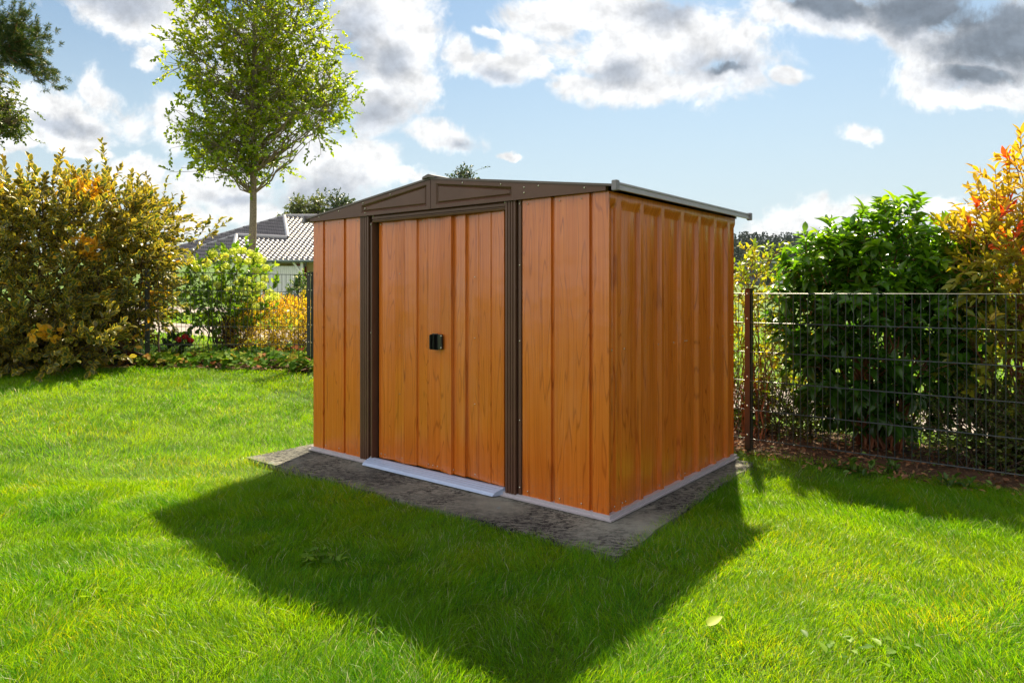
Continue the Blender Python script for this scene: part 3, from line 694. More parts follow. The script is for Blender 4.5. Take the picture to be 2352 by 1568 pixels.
# ------------------------------------------------------------------ shrubs
BARK = plain('bark_brown', (.085, .055, .035), .85, 0, .3, .4, 30, .6, 60)
TWIGR = plain('reddish_twig', (.20, .075, .03), .6, 0, .4, .3, 30)
BARKG = plain('grey_bark', (.25, .20, .15), .9, 0, .2, .45, 40, .8, 80)
def bl(px, py, rx, ry, Yc, ry_depth):
    p = at(px, py, Yc); return (p[0], p[1], p[2], rx / FPX * Yc, ry_depth, ry / FPX * Yc)
def plant(name, label, cat, blobs, base, mat, tpl, nshoot, per, slen, leafL, leafW, seed, stem_mat=BARK, nl=14, r0=.014, group=None, rndf=None, up=.6, jit=.45, splay=.9,
          grav=0.0, tipbias=.25, shell=(.5, 1.0), rej=.5, lup=.5, extra=None, twigr=1.0, spread=.1, part='foliage', wob=.12):
    g = np.random.default_rng(seed); root = empty(name, base, 0, label=label, cat=cat, group=group)
    P, O = sample_blobs(g, blobs, nshoot, shell, rej, lambda x, y: terr(x, y) + .03)
    if extra is not None: P = np.concatenate([P, extra[0]]); O = np.concatenate([O, extra[1]])
    LP, LD, LN, LL, LW, sid, ff, paths = gshoots(g, P, O, per, slen, leafL, leafW, up, jit, splay, grav, tipbias, lup)
    rs = g.random(len(P)); rnd = rndf(g, LP, rs[sid], ff) if rndf else np.clip(.5 * rs[sid] + .5 * g.random(len(LP)), 0, 1)
    keep = LP[:, 2] > terr(LP[:, 0], LP[:, 1]) + .01
    V, F, A = place_leaves(tpl, LP[keep] - np.array(base), LD[keep], LN[keep], LL[keep], LW[keep], rnd[keep])
    fo = mesh_obj(part, V, F, mat, root, True, A)
    paths = [(q, a_ * twigr, c_ * twigr) for q, a_, c_ in paths] + limbs(g, base, P, nl, r0, wob, spread=spread)
    V, F = tubes(paths, 5); mesh_obj('stems', V - np.array(base), F, stem_mat, root, True)
    return root, P
# variegated hedge (far left)
HEDGE = leaf_mat('variegated_leaf', [(0, (.055, .105, .032)), (.4, (.12, .155, .045)), (.75, (.23, .20, .06)), (.90, (.36, .24, .05)), (.93, (.75, .40, .02)), (1, (.82, .48, .03))],
                 trans=.48, edge=(.66, .50, .05), rough=.33, spec=.55, thr=(.70, .84), tcol=(1.3, 1.2, .45))
hb = [bl(60, 655, 180, 180, 7.8, .75), bl(230, 620, 135, 165, 8.25, .5), bl(290, 650, 85, 130, 8.95, .28), bl(130, 530, 95, 90, 7.8, .6), bl(240, 520, 78, 85, 8.1, .5), bl(335, 540, 58, 75, 8.95, .30),
      bl(20, 550, 75, 75, 7.7, .6), bl(100, 790, 150, 75, 7.5, .4), bl(40, 740, 120, 100, 7.4, .45), bl(245, 740, 66, 62, 8.7, .28), bl(-120, 650, 170, 200, 7.7, .8), bl(-120, 790, 120, 90, 7.4, .5), bl(-60, 560, 90, 110, 7.6, .6)]
yel = [at(212, 440, 7.9), at(190, 560, 7.6), at(110, 765, 7.1), at(350, 680, 8.4), at(335, 775, 8.35), at(205, 580, 7.6), at(90, 745, 7.0)]
def hedge_rnd(g, LP, rs, ff):
    r_ = np.clip(.45 * rs + .35 * g.random(len(LP)) + .12 * np.clip((LP[:, 2] - 1.6) / 1.0, -.3, 1), 0, .91)
    for c_, rr in zip(yel, (.15, .12, .13, .11, .12, .10, .10)):
        k = np.linalg.norm((LP - c_) * np.array([1, .35, 1]), axis=1) < rr; r_[k & (g.random(len(LP)) < .85)] = .96
    k = g.random(len(LP)) < .012; r_[k] = .95; return r_
tp = [at(130, 395, 8.1), at(245, 402, 8.4), at(348, 425, 8.8), at(60, 450, 8.), at(20, 440, 8.), at(200, 420, 8.3), at(300, 430, 8.6), at(410, 490, 8.9), at(20, 418, 8.), at(128, 412, 8.1), at(248, 418, 8.4)]
ex = (np.array(tp), np.tile(np.array([[.0, 0, 1.6]]), (len(tp), 1)))
sp = np.array([at(px, py, 9.1) for px, py in ((440, 560), (455, 545), (470, 545), (485, 535), (430, 600), (445, 610), (420, 540), (460, 560))])
ex = (np.r_[ex[0], sp], np.r_[ex[1], np.tile(np.array([[1.0, 0, .3]]), (len(sp), 1))])
hbase = (-5.4, 8.3, float(terr(-5.4, 8.3)))
plant('hedge_shrub', 'tall variegated hedge shrub with yellow-edged olive leaves growing over the left fence', 'shrub', hb, hbase, HEDGE, OVATE, 2750, 11, (.16, .46), .080, .048, 101,
      nl=60, r0=.02, rndf=hedge_rnd, up=.55, jit=.5, splay=1.0, spread=.7, extra=ex, shell=(.62, 1.0), rej=.62)
# hydrangea with pale yellow-green heads
HYL = leaf_mat('hydrangea_leaf', [(0, (.05, .12, .010)), (.6, (.13, .25, .015)), (1, (.34, .44, .03))], .58, spec=.3)
HYF = leaf_mat('hydrangea_petal', [(0, (.52, .62, .07)), (.6, (.70, .76, .16)), (1, (.84, .84, .36))], .52, rough=.6, spec=.2, tcol=(1.15, 1.15, .6))
hy = [bl(510, 640, 75, 45, 9.7, .35), bl(560, 630, 55, 45, 9.7, .35), bl(590, 690, 50, 55, 9.7, .3), bl(500, 700, 75, 45, 9.7, .35), bl(470, 650, 50, 45, 9.7, .3), bl(540, 730, 60, 35, 9.7, .3), bl(455, 730, 45, 30, 9.7, .25)]
hbs = at(525, 790, 9.7); hbs[2] = ZF(hbs)
root, Ph = plant('hydrangea', 'hydrangea bush with pale yellow-green flower heads behind the left fence', 'shrub', hy, tuple(hbs), HYL, OVATE, 250, 7, (.10, .28), .088, .052, 102, nl=46, r0=.013, spread=.14, wob=.2, shell=(.3, 1))
def flower_ball(name, c, r_, n, mat, parent, g, size, sq=.85):
    d = norm(g.normal(size=(n, 3))); P = np.array(c) + d * r_ * np.array([1, 1, sq]) * g.uniform(.6, 1.0, (n, 1)); ref = norm(g.normal(size=(n, 3)))
    Dd = norm(np.cross(d, ref)); L_ = size * g.uniform(.7, 1.2, n)
    V, F, A = place_leaves(SMALL, P - np.array(parent.location) - Dd * L_[:, None] * .5, Dd, d, L_, L_ * 1.0, g.random(n)); return mesh_obj(name, V, F, mat, parent, True, A)
g = np.random.default_rng(5)
for (px, py) in ((490, 583), (515, 590), (535, 578), (555, 575), (575, 582), (590, 590), (600, 598), (570, 600), (545, 596), (450, 615), (475, 605), (505, 622), (520, 612), (555, 640), (590, 622), (608, 640),
                 (600, 655), (590, 668), (620, 672), (632, 680), (615, 686), (580, 690), (565, 668), (500, 655), (525, 668), (545, 650), (470, 640), (440, 600), (610, 615), (572, 650), (588, 705), (600, 700)):
    c_ = at(px, py, 9.7 + g.uniform(-.50, -.15)); flower_ball('flower_head', c_, g.uniform(.052, .082), 100, HYF, root, g, .032)
# golden spirea
SPI = leaf_mat('golden_leaf', [(0, (.18, .22, .015)), (.35, (.60, .48, .02)), (.80, (.84, .62, .03)), (1, (.78, .42, .03))], .5, rough=.5)
spb = [bl(620, 755, 90, 58, 9.9, .5), bl(580, 770, 60, 42, 9.9, .4), bl(670, 750, 60, 55, 9.9, .4), bl(740, 760, 60, 50, 10.0, .4)]
sb = at(640, 820, 9.9); sb[2] = ZF(sb)
def low_green(zref):
    def f(g, LP, rs, ff): return np.clip(.35 * rs + .4 * g.random(len(LP)) + .9 * (LP[:, 2] - zref), 0, 1)
    return f
plant('golden_spirea', 'low rounded shrub with dense golden-yellow leaves behind the left fence', 'shrub', spb, tuple(sb), SPI, SMALL, 1500, 9, (.08, .22), .032, .020, 103, nl=50, r0=.007, spread=.25, rndf=low_green(.40), shell=(.4, 1))
# small things by the fence corner
YT = leaf_mat('yellow_twig_leaf', [(0, (.3, .30, .02)), (.5, (.70, .50, .03)), (1, (.80, .50, .05))], .5)
yb = at(700, 820, 9.35); yb[2] = ZF(yb)
plant('young_shrub', 'young shrub with a few yellow leaves beside the fence corner post', 'shrub', [bl(690, 718, 26, 22, 9.35, .15), bl(705, 740, 25, 25, 9.35, .15)], tuple(yb), YT, OVATE, 22, 6, (.08, .2), .07, .045, 104, nl=8, r0=.006, spread=.04)
# red flowers
RL = leaf_mat('rose_leaf', [(0, (.02, .06, .012)), (1, (.05, .12, .02))], .3)
RP = leaf_mat('red_petal', [(0, (.45, .008, .012)), (1, (.70, .02, .03))], .35, rough=.6, tcol=(1.1, .6, .6))
rb = at(410, 815, 9.0); rb[2] = ZF(rb)
root, _ = plant('flowering_plant', 'small leafy plant with three bright red blooms behind the left fence', 'flower', [bl(395, 790, 26, 16, 9.0, .12), bl(425, 802, 26, 10, 9.0, .12)], tuple(rb), RL, OVATE, 34, 5, (.05, .13), .075, .058, 105, nl=12, r0=.005, spread=.04)
for px, py in ((410, 780), (425, 773), (438, 781)): flower_ball('bloom', at(px, py, 8.80), .040, 90, RP, root, g, .034)
# bushes near the house
WB = leaf_mat('whiteflower_leaf', [(0, (.04, .11, .02)), (.7, (.12, .22, .05)), (.8, (.7, .66, .45)), (1, (.85, .8, .65))], .45)
wb = at(683, 703, 29); wb[2] = ZF(wb)
plant('flowering_bush', 'upright green bush with white flowers in front of the white carport boards', 'shrub', [bl(684, 674, 19, 24, 29, .4), bl(698, 655, 14, 24, 29, .35)], tuple(wb), WB, OVATE, 240, 6, (.1, .28), .12, .07, 106, nl=10, r0=.02)
DB = leaf_mat('dark_bush_leaf', [(0, (.012, .03, .010)), (1, (.05, .09, .02))], .3)
db = at(655, 712, 27); db[2] = ZF(db)
plant('low_bush', 'low dark green cushion bush on the grass near the house', 'shrub', [bl(660, 702, 30, 12, 27, .4)], tuple(db), DB, SMALL, 350, 7, (.05, .15), .06, .04, 107, nl=6, r0=.01)
# laurel
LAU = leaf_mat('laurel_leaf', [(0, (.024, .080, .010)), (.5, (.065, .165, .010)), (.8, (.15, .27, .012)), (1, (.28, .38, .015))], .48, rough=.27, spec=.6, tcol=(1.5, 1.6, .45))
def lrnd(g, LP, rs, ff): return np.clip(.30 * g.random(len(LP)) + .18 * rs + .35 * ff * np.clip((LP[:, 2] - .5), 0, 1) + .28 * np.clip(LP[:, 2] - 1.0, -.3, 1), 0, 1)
lb = [bl(2030, 800, 170, 180, 5.35, .50), bl(2045, 650, 112, 100, 5.35, .36), bl(2045, 560, 75, 60, 5.35, .25), bl(1925, 680, 85, 90, 5.4, .3), bl(2150, 690, 85, 100, 5.3, .32), bl(1950, 860, 105, 90, 5.35, .3), bl(2120, 870, 105, 90, 5.3, .3),
      bl(1890, 610, 50, 55, 5.45, .2), bl(2180, 610, 48, 50, 5.3, .2), bl(1860, 750, 50, 70, 5.45, .25)]
lbs = (2.86, 5.42, ZF((2.86, 5.42)))
pe = np.array([at(px, py, 5.35) for px, py in ((2045, 510), (2080, 520), (2010, 520), (1960, 540), (2130, 540), (1905, 560), (1855, 590), (1840, 640), (1790, 690), (1820, 690), (2160, 560), (2200, 600), (1875, 580), (2060, 500), (1950, 560), (1815, 720))])
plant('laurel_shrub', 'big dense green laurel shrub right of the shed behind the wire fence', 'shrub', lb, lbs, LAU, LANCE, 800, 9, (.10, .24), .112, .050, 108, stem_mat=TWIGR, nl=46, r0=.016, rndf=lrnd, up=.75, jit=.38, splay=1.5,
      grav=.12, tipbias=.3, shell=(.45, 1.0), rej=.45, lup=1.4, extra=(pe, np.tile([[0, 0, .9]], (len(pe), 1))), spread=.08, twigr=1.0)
# photinia with orange and red tips
PHO = leaf_mat('photinia_leaf', [(0, (.07, .14, .012)), (.38, (.34, .32, .020)), (.65, (.66, .44, .03)), (.92, (.78, .30, .03)), (1, (.70, .09, .02))], .48, rough=.32, spec=.6, tcol=(1.3, 1.1, .5))
def prnd(g, LP, rs, ff):
    h_ = (LP[:, 2] - .9) / 1.2; r_ = .20 * g.random(len(LP)) + .44 * np.clip(h_, 0, 1) + .16 * rs
    r_ = r_ + (rs > .84) * (ff > .45) * np.clip(h_ + .1, 0, .6) * .9; return np.clip(r_, 0, 1)
pb = [bl(2360, 640, 130, 130, 4.95, .45), bl(2300, 600, 80, 100, 4.95, .3), bl(2370, 480, 60, 110, 4.95, .25), bl(2450, 560, 130, 180, 4.9, .4), bl(2400, 850, 150, 170, 4.85, .4), bl(2290, 830, 80, 120, 4.9, .3), bl(2240, 560, 40, 50, 4.95, .15), bl(2540, 760, 150, 260, 4.8, .5)]
pbs = (3.75, 4.95, ZF((3.75, 4.95)))
pe = np.array([at(px, py, 4.95) for px, py in ((2340, 380), (2320, 400), (2345, 350), (2290, 470), (2235, 545), (2215, 555), (2200, 545), (2250, 530), (2270, 500), (2320, 450), (2345, 420), (2260, 560), (2230, 570))])
plant('photinia_shrub', 'tall shrub with orange-yellow leaves and red tips at the right edge behind the fence', 'shrub', pb, pbs, PHO, OVATE, 900, 8, (.14, .34), .085, .032, 109, stem_mat=TWIGR, nl=50, r0=.014, rndf=prnd, up=.55, jit=.5, splay=1.0, grav=.10,
      shell=(.35, 1.0), rej=.4, extra=(pe, np.tile([[-.6, 0, .8]], (len(pe), 1))), spread=.15, wob=.16)
# yellow-green airy shrub beside the shed corner
YG = leaf_mat('lime_leaf', [(0, (.09, .17, .015)), (.5, (.26, .33, .02)), (.8, (.55, .45, .03)), (1, (.75, .48, .03))], .5, tcol=(1.4, 1.4, .45))
yb = [bl(1735, 650, 45, 60, 5.9, .25), bl(1700, 700, 60, 80, 5.9, .3), bl(1760, 790, 80, 90, 6.0, .3), bl(1700, 820, 60, 110, 5.9, .3), bl(1740, 620, 30, 40, 5.9, .15), bl(1830, 820, 60, 90, 6.1, .3), bl(1700, 600, 18, 45, 5.9, .1)]
ybs = (2.05, 5.95, ZF((2.05, 5.95)))
plant('lime_shrub', 'airy yellow-green shrub between the shed corner and the laurel', 'shrub', yb, ybs, YG, OVATE, 290, 8, (.10, .30), .055, .026, 110, stem_mat=TWIGR, nl=30, r0=.009, up=.8, jit=.45, grav=.15, shell=(.2, 1), rej=.2, spread=.12)
# low cotoneaster-like shrubs under the right fence
LG = leaf_mat('small_dark_leaf', [(0, (.025, .055, .010)), (.6, (.07, .13, .015)), (1, (.26, .28, .03))], .42)
for k, (lab, px, py, rx, ry, Yc, n, sd_) in enumerate((('low dark small-leaved shrub at the foot of the photinia', 2260, 985, 130, 95, 4.75, 700, 111), ('low small-leaved shrub just right of the brown fence post', 1810, 960, 85, 80, 5.75, 420, 112),
                                                ('low yellow-lit shrub filling the gap under the laurel', 2010, 1000, 110, 60, 5.75, 380, 113), ('low small-leaved shrub at the right end of the fence in view', 2420, 1000, 110, 120, 4.4, 500, 114),
                                                ('small shrub half hidden behind the back corner of the shed', 1690, 930, 60, 90, 6.1, 260, 115))):
    bs = at(px, 1050, Yc + .1); bs[2] = ZF(bs)
    plant('low_shrub', lab, 'shrub', [bl(px, py, rx, ry, Yc + .1, .26), bl(px + rx * .4, py + ry * .3, rx * .6, ry * .6, Yc + .1, .22)], tuple(bs), LG, SMALL, n, 10, (.08, .25), .028, .017, sd_, nl=26, r0=.006, spread=.2, shell=(.2, 1), rej=.2, group='low shrubs along the right fence')
# ground cover along the left fence: lobed geranium leaves
GC = leaf_mat('geranium_leaf', [(0, (.035, .11, .008)), (.55, (.13, .27, .012)), (.85, (.32, .40, .03)), (.93, (.45, .22, .04)), (1, (.38, .12, .03))], .55, rough=.65, spec=.12)
def groundcover(name, label, segs, seed, size=.085, mat=GC, dens=1.0):
    g = np.random.default_rng(seed); PP = []
    for (px0, px1, o0, o1, n) in segs:
        s_ = g.uniform(px0, px1, int(n * dens)); o_ = g.uniform(o0, o1, int(n * dens)); PP.append(FC + FLd * s_[:, None] + FLn * o_[:, None])
    P = np.concatenate(PP); cl = vnoise(P[:, 0] + 50, P[:, 1] + 50, .22, seed); P = P[cl > .33]; cl = vnoise(P[:, 0] + 50, P[:, 1] + 50, .22, seed)
    n = len(P); h_ = g.random(n) ** .7 * (.06 + .22 * (cl - .3)); z = terr(P[:, 0], P[:, 1]) + .02 + h_
    Q = np.c_[P, z]; nr = norm(np.c_[g.normal(size=n) * .35, g.normal(size=n) * .35 - .45, np.ones(n)]); Dd = norm(np.cross(nr, norm(g.normal(size=(n, 3)))))
    L_ = size * g.uniform(.6, 1.2, n); rr = np.clip(g.random(n) * .92 + (g.random(n) < .06) * .5, 0, 1)
    V, F, A = place_leaves(PALM, Q, Dd, nr, L_, L_ * .62, rr); o = mesh_obj(name, V, F, mat, None, True, A); tag(o, label=label, cat='ground cover', kind='stuff'); return o
groundcover('ground_cover', 'lobed green and reddish leaves carpeting the foot of the left fence', [(-.5, 1.9, -.34, .7, 1500), (1.7, 3.6, -.22, .5, 900), (3.6, 6.5, -.25, .3, 500)], 41)
# leaf litter and small weeds on the soil under the right fence
LIT = leaf_mat('dead_leaf', [(0, (.12, .05, .025)), (.5, (.28, .13, .06)), (.85, (.40, .22, .10)), (.9, (.10, .20, .03)), (1, (.16, .28, .04))], .2, rough=.7)
g = np.random.default_rng(77); s_ = g.uniform(-1.5, 4, 2600); o_ = g.uniform(-.22, 1.1, 2600) ; P = FA + U2 * s_[:, None] + V2 * o_[:, None]
s2 = g.uniform(0, 6.5, 900); P = np.r_[P, FC + FLd * s2[:, None] + FLn * g.uniform(-.4, .3, 900)[:, None]]; n = len(P)
z = terr(P[:, 0], P[:, 1]) + .022 + g.random(n) * .02; nr = norm(np.c_[g.normal(size=n) * .5, g.normal(size=n) * .5, np.ones(n)]); L_ = g.uniform(.02, .05, n)
V, F, A = place_leaves(OVATE, np.c_[P, z], norm(np.cross(nr, norm(g.normal(size=(n, 3))))), nr, L_, L_ * .5, g.random(n))
o = mesh_obj('leaf_litter', V, F, LIT, None, True, A); tag(o, label='brown dead leaves scattered on the soil under the fences', cat='leaf litter', kind='stuff')
# broad-leaf weeds at the right fence foot
WD = leaf_mat('weed_leaf', [(0, (.03, .09, .012)), (1, (.12, .22, .02))], .45)
for k, (px, py) in enumerate(((1990, 1085), (2060, 1080), (1960, 1075), (2180, 1110))):
    Yc = EYE * FPX / (py - HY); bs = at(px, py, Yc); bs[2] = ZF(bs)
    P = np.tile(bs, (5, 1)) + np.random.default_rng(k).normal(size=(5, 3)) * [.03, .03, 0]
    root = empty('weed', tuple(bs), 0, label=['broad-leaved weed below the middle of the laurel', 'broad-leaved weed directly under the laurel trunk', 'broad-leaved weed at the edge of the brown leaf litter', 'broad-leaved weed at the foot of the dark low shrub'][k], cat='weed', group='weeds at the foot of the right fence')
    LP, LD, LN, LL, LW, sid, ff, paths = gshoots(np.random.default_rng(50 + k), P, np.tile([[0, 0, 1.]], (5, 1)), 4, (.04, .10), .075, .035, .3, .7, 1.6, .0, 0, 1)
    V, F, A = place_leaves(OVATE, LP - bs, LD, LN, LL, LW, np.random.default_rng(k).random(len(LP))); mesh_obj('leaves', V, F, WD, root, True, A)
    V, F = tubes(paths, 5); mesh_obj('stems', V - bs, F, WD, root, True)

YL = leaf_mat('fallen_yellow_leaf', [(0, (.30, .42, .02)), (1, (.42, .50, .03))], .4, rough=.6)
for (px, py, L_, lab) in ((1622, 1443, .085, 'large yellow fallen leaf lying on the grass right of the shed shadow'),):
    Yc = (EYE + .0) * FPX / (py - HY); p = at(px, py, Yc); p[2] = ZF(p); root = empty('fallen_leaf', tuple(p), 0, label=lab, cat='leaf')
    V, F, A = place_leaves(leaf_tpl([(0, .02), (.06, .03), (.12, .30), (.3, .48), (.5, .46), (.75, .30), (1, .02)], .15, .12), np.array([[0, 0, .045]]), np.array([[.75, .45, .22]]), np.array([[-.1, -.5, 1.]]), np.array([L_]), np.array([L_ * .42]), np.array([.6]))
    mesh_obj('blade', V, F, YL, root, True, A); V, F = tubes([([[0, 0, .046], [-.01, -.005, .044], [-.025, -.008, .036]], .0012, .0008)], 5); mesh_obj('stalk', V, F, YL, root, True)
LW_ = leaf_mat('lawn_weed_leaf', [(0, (.06, .16, .012)), (1, (.22, .36, .03))], .5, rough=.5, spec=.25)
for k, (px, py, n, lab) in enumerate(((725, 1275, 26, 'patch of pale broad-leaved weed in the shaded grass left of the slab front'), (650, 1245, 14, 'small weed rosette in the shaded grass near the shadow tip'), (240, 1345, 18, 'weed rosette in the sunlit lawn at lower left'), (1960, 1480, 18, 'weed rosette in the sunlit lawn at lower right'))):
    Yc = EYE * FPX / (py - HY); p = at(px, py, Yc); p[2] = ZF(p); g = np.random.default_rng(900 + k); root = empty('lawn_weed', tuple(p), 0, label=lab, cat='weed', group='weeds in the lawn')
    P = np.c_[g.normal(size=(n, 2)) * [.075, .05], np.full(n, .030)]; a_ = g.random(n) * 6.28; Dd = norm(np.c_[np.cos(a_), np.sin(a_), g.uniform(.1, .6, n)]); nr = norm(np.c_[g.normal(size=(n, 2)) * .3, np.ones(n)]); L_ = g.uniform(.025, .05, n)
    V, F, A = place_leaves(OVATE, P, Dd, nr, L_, L_ * .62, g.random(n)); mesh_obj('leaves', V, F, LW_, root, True, A)

# ------------------------------------------------------------------ trees
def tree(name, label, base, top, crown, trunk_r, mat, seed, nclus, nsh, per, leafL, leafW, tpl=OVATE, bark=BARKG, slen=(.12, .35), group=None, up=.35, clus_r=.30, grav=.0, zlow=0, jit=.6, twig=1.0, branch_r=.028, shell=(.25, 1.0), rndf=None):
    g = np.random.default_rng(seed); base = np.array(base); top = np.array(top); root = empty(name, tuple(base), 0, label=label, cat='tree', group=group)
    m = 24; tt = np.linspace(0, 1, m)[:, None]; tr = base + (top - base) * tt; tr[1:, :2] += np.cumsum(g.normal(size=(m - 1, 2)), 0) * trunk_r * .10
    V, F = tubes([(tr, lambda q: trunk_r * (1.0 + .35 * max(0, .04 - q) / .04) * (1 - .82 * q), 0)], 12); mesh_obj('trunk', V - base, F, bark, root, True)
    C, O = sample_blobs(g, crown, nclus, shell, .0); paths = []
    H = top[2] - base[2]
    for c_ in C:
        fz = min(max((c_[2] - .08 - np.hypot(c_[0] - base[0], c_[1] - base[1]) * .75 - base[2]) / H, min(zlow, max(.1, (c_[2] - .2 - base[2]) / H))), .97); s0 = tr[int(fz * (m - 1))]
        tq = np.linspace(0, 1, 8)[:, None]; mid = s0 + (c_ - s0) * np.array([.5, .5, .46]); q = (1 - tq) ** 2 * s0 + 2 * tq * (1 - tq) * mid + tq ** 2 * c_
        q[1:-1] += g.normal(size=(6, 3)) * .03 * np.linalg.norm(c_ - s0); ln = np.linalg.norm(c_ - s0)
        paths.append((q, min(trunk_r * .45, branch_r * (.4 + .35 * ln)), .005 * twig))
    V, F = tubes(paths, 6); mesh_obj('limbs', V - base, F, bark, root, True)
    P = np.repeat(C, nsh, 0) + g.normal(size=(len(C) * nsh, 3)) * clus_r * np.array([1, 1, .8]); Oo = norm(np.repeat(O, nsh, 0) + g.normal(size=(len(P), 3)) * .6)
    LP, LD, LN, LL, LW, sid, ff, paths = gshoots(g, P, Oo, per, slen, leafL, leafW, up, jit, 1.0, grav, .1, .6)
    # twigs join each shoot to its cluster
    Cc = np.repeat(C, nsh, 0); paths = [([Cc[i_] * .85 + P[i_] * .15, (Cc[i_] + P[i_]) / 2 + g.normal(size=3) * .03, P[i_], q[-1]], .007 * twig, .002 * twig) for i_, (q, a_, c_) in enumerate(paths)]
    rs = g.random(len(C)); rr = np.repeat(rs, nsh)[sid]; rnd = rndf(g, LP, rr, ff) if rndf else np.clip(.35 * rr + .65 * g.random(len(LP)), 0, 1)
    V, F, A = place_leaves(tpl, LP - base, LD, LN, LL, LW, rnd); cr = mesh_obj('crown', V, F, mat, root, True, A)
    V, F = tubes(paths, 4); mesh_obj('twigs', V - base, F, bark, cr, True); return root
PEAR = leaf_mat('pear_leaf', [(0, (.09, .17, .006)), (.5, (.24, .33, .008)), (.85, (.46, .47, .012)), (.93, (.52, .44, .03)), (1, (.58, .36, .04))], .56, rough=.34, tcol=(1.5, 1.45, .4))
tY = 13.6
crown = [bl(600, 60, 130, 110, tY, 1.0), bl(500, 150, 80, 70, tY, .7), bl(655, 190, 110, 100, tY, .8), bl(550, 310, 100, 62, tY, .8), bl(700, 265, 95, 70, tY, .7), bl(455, 352, 52, 28, tY, .45), bl(590, -120, 140, 130, tY, 1.0),
         bl(590, 372, 60, 34, tY, .45), bl(462, 60, 36, 60, tY, .4), bl(725, 115, 30, 34, tY, .3), bl(750, 240, 30, 46, tY, .3), bl(462, 190, 34, 34, tY, .35), bl(470, 285, 45, 30, tY, .4), bl(570, -240, 90, 100, tY, .7), bl(690, 30, 50, 70, tY, .5), bl(560, 230, 80, 60, tY, .7), bl(560, 392, 40, 20, tY, .4), bl(625, 390, 30, 20, tY, .35)]
tb = at(575, 700, tY); tb[2] = ZF(tb)
def pear_rnd(g, LP, rs, ff): return np.clip(.30 * rs + .48 * g.random(len(LP)) + .055 * (LP[:, 2] - 4.2), 0, 1)
tree('pear_tree', 'slender street tree with a narrow trunk and full leafy crown left of the shed', tb, at(592, -300, tY), crown, .085, PEAR, 201, 255, 12, 10, .074, .052, slen=(.14, .36), zlow=.32, branch_r=.016, clus_r=.24, up=.4, rndf=pear_rnd, shell=(.3, 1.02))
# pine at the top left: only its outer branches reach the picture
def pine():
    g = np.random.default_rng(301); Yc = 12.0; base = np.array([-12.6, 12.3, ZF((-12.6, 12.3))]); root = empty('pine_tree', tuple(base), 0, label='dark green pine reaching in at the upper left edge', cat='tree')
    top = base + np.array([.3, 0, 9.5]); V, F = tubes([([base, base + [.1, 0, 4], top], .17, .04)], 12); mesh_obj('trunk', V - base, F, BARK, root, True)
    ends = [at(px, py, Yc + dz) for px, py, dz in ((70, 40, 0), (105, 82, .2), (60, 90, -.2), (88, 120, .1), (60, 130, 0), (110, 160, .2), (125, 195, .1), (95, 185, -.1), (70, 160, .1), (40, 70, .3), (30, 110, 0), (20, 30, 0), (15, 150, .2), (40, 50, -.3), (-20, 90, .2), (-60, 40, 0), (-60, 120, 0), (-100, 10, .3), (75, 100, .4),
                                        (100, 130, -.3), (85, 70, .3), (48, 20, .1), (5, 75, 0), (0, 120, -.3), (112, 178, .3))]
    hub = [at(-250, 130, Yc), at(-30, 90, Yc), at(30, 125, Yc)]; paths = [([base + [.1, 0, 5.2], hub[0] + [.3, 0, .2], hub[1], hub[2]], .055, .02)]; P = []; O = []
    for e in ends:
        s0 = hub[1] * (1 - (q := g.uniform(.0, 1))) + hub[2] * q; mid = (s0 + e) / 2 + np.array([0, 0, -.06]); tq = np.linspace(0, 1, 7)[:, None]; ln = (1 - tq) ** 2 * s0 + 2 * tq * (1 - tq) * mid + tq ** 2 * e; paths.append((ln, .014, .004))
        for k in range(26):
            f = g.uniform(.35, 1.03); p = s0 * (1 - f) + e * f + g.normal(size=3) * .075; P.append(p); O.append(norm((e - s0) + np.array([0, 0, .35])))
    V, F = tubes(paths, 6); mesh_obj('limbs', V - base, F, TWIGR, root, True)
    P = np.array(P); O = np.array(O); n = len(P); per = 40; dd = norm(np.repeat(O, per, 0) * .8 + g.normal(size=(n * per, 3)) * .75); PP = np.repeat(P, per, 0) + dd * .01 + np.repeat(O, per, 0) * g.uniform(0, .09, (n * per, 1))
    L_ = g.uniform(.04, .075, n * per); V, F, A = place_leaves(SMALL, PP - base, dd, norm(g.normal(size=dd.shape)), L_, np.full(n * per, .0075), g.random(n * per))
    PN = leaf_mat('pine_needle', [(0, (.02, .055, .012)), (.7, (.06, .11, .02)), (1, (.20, .18, .05))], .35, rough=.5); mesh_obj('crown', V, F, PN, root, True, A)
pine()
BIR = leaf_mat('birch_leaf', [(0, (.04, .08, .012)), (.6, (.10, .15, .02)), (1, (.30, .26, .03))], .45)
bb = np.array([-11.2, 13.5, ZF((-11.2, 13.5))])
tree('birch_tree', 'deciduous tree just left of the frame with drooping twigs below the pine', bb, bb + np.array([.2, 0, 6.5]), [bl(-60, 250, 85, 70, 13.4, .6), bl(0, 262, 42, 42, 13.4, .35), bl(15, 275, 28, 26, 13.4, .25), bl(-150, 150, 140, 140, 13.4, .9)], .11, BIR, 302, 150, 14, 11, .052, .038, slen=(.10, .24), up=-.1, grav=.25, clus_r=.15, zlow=.4)
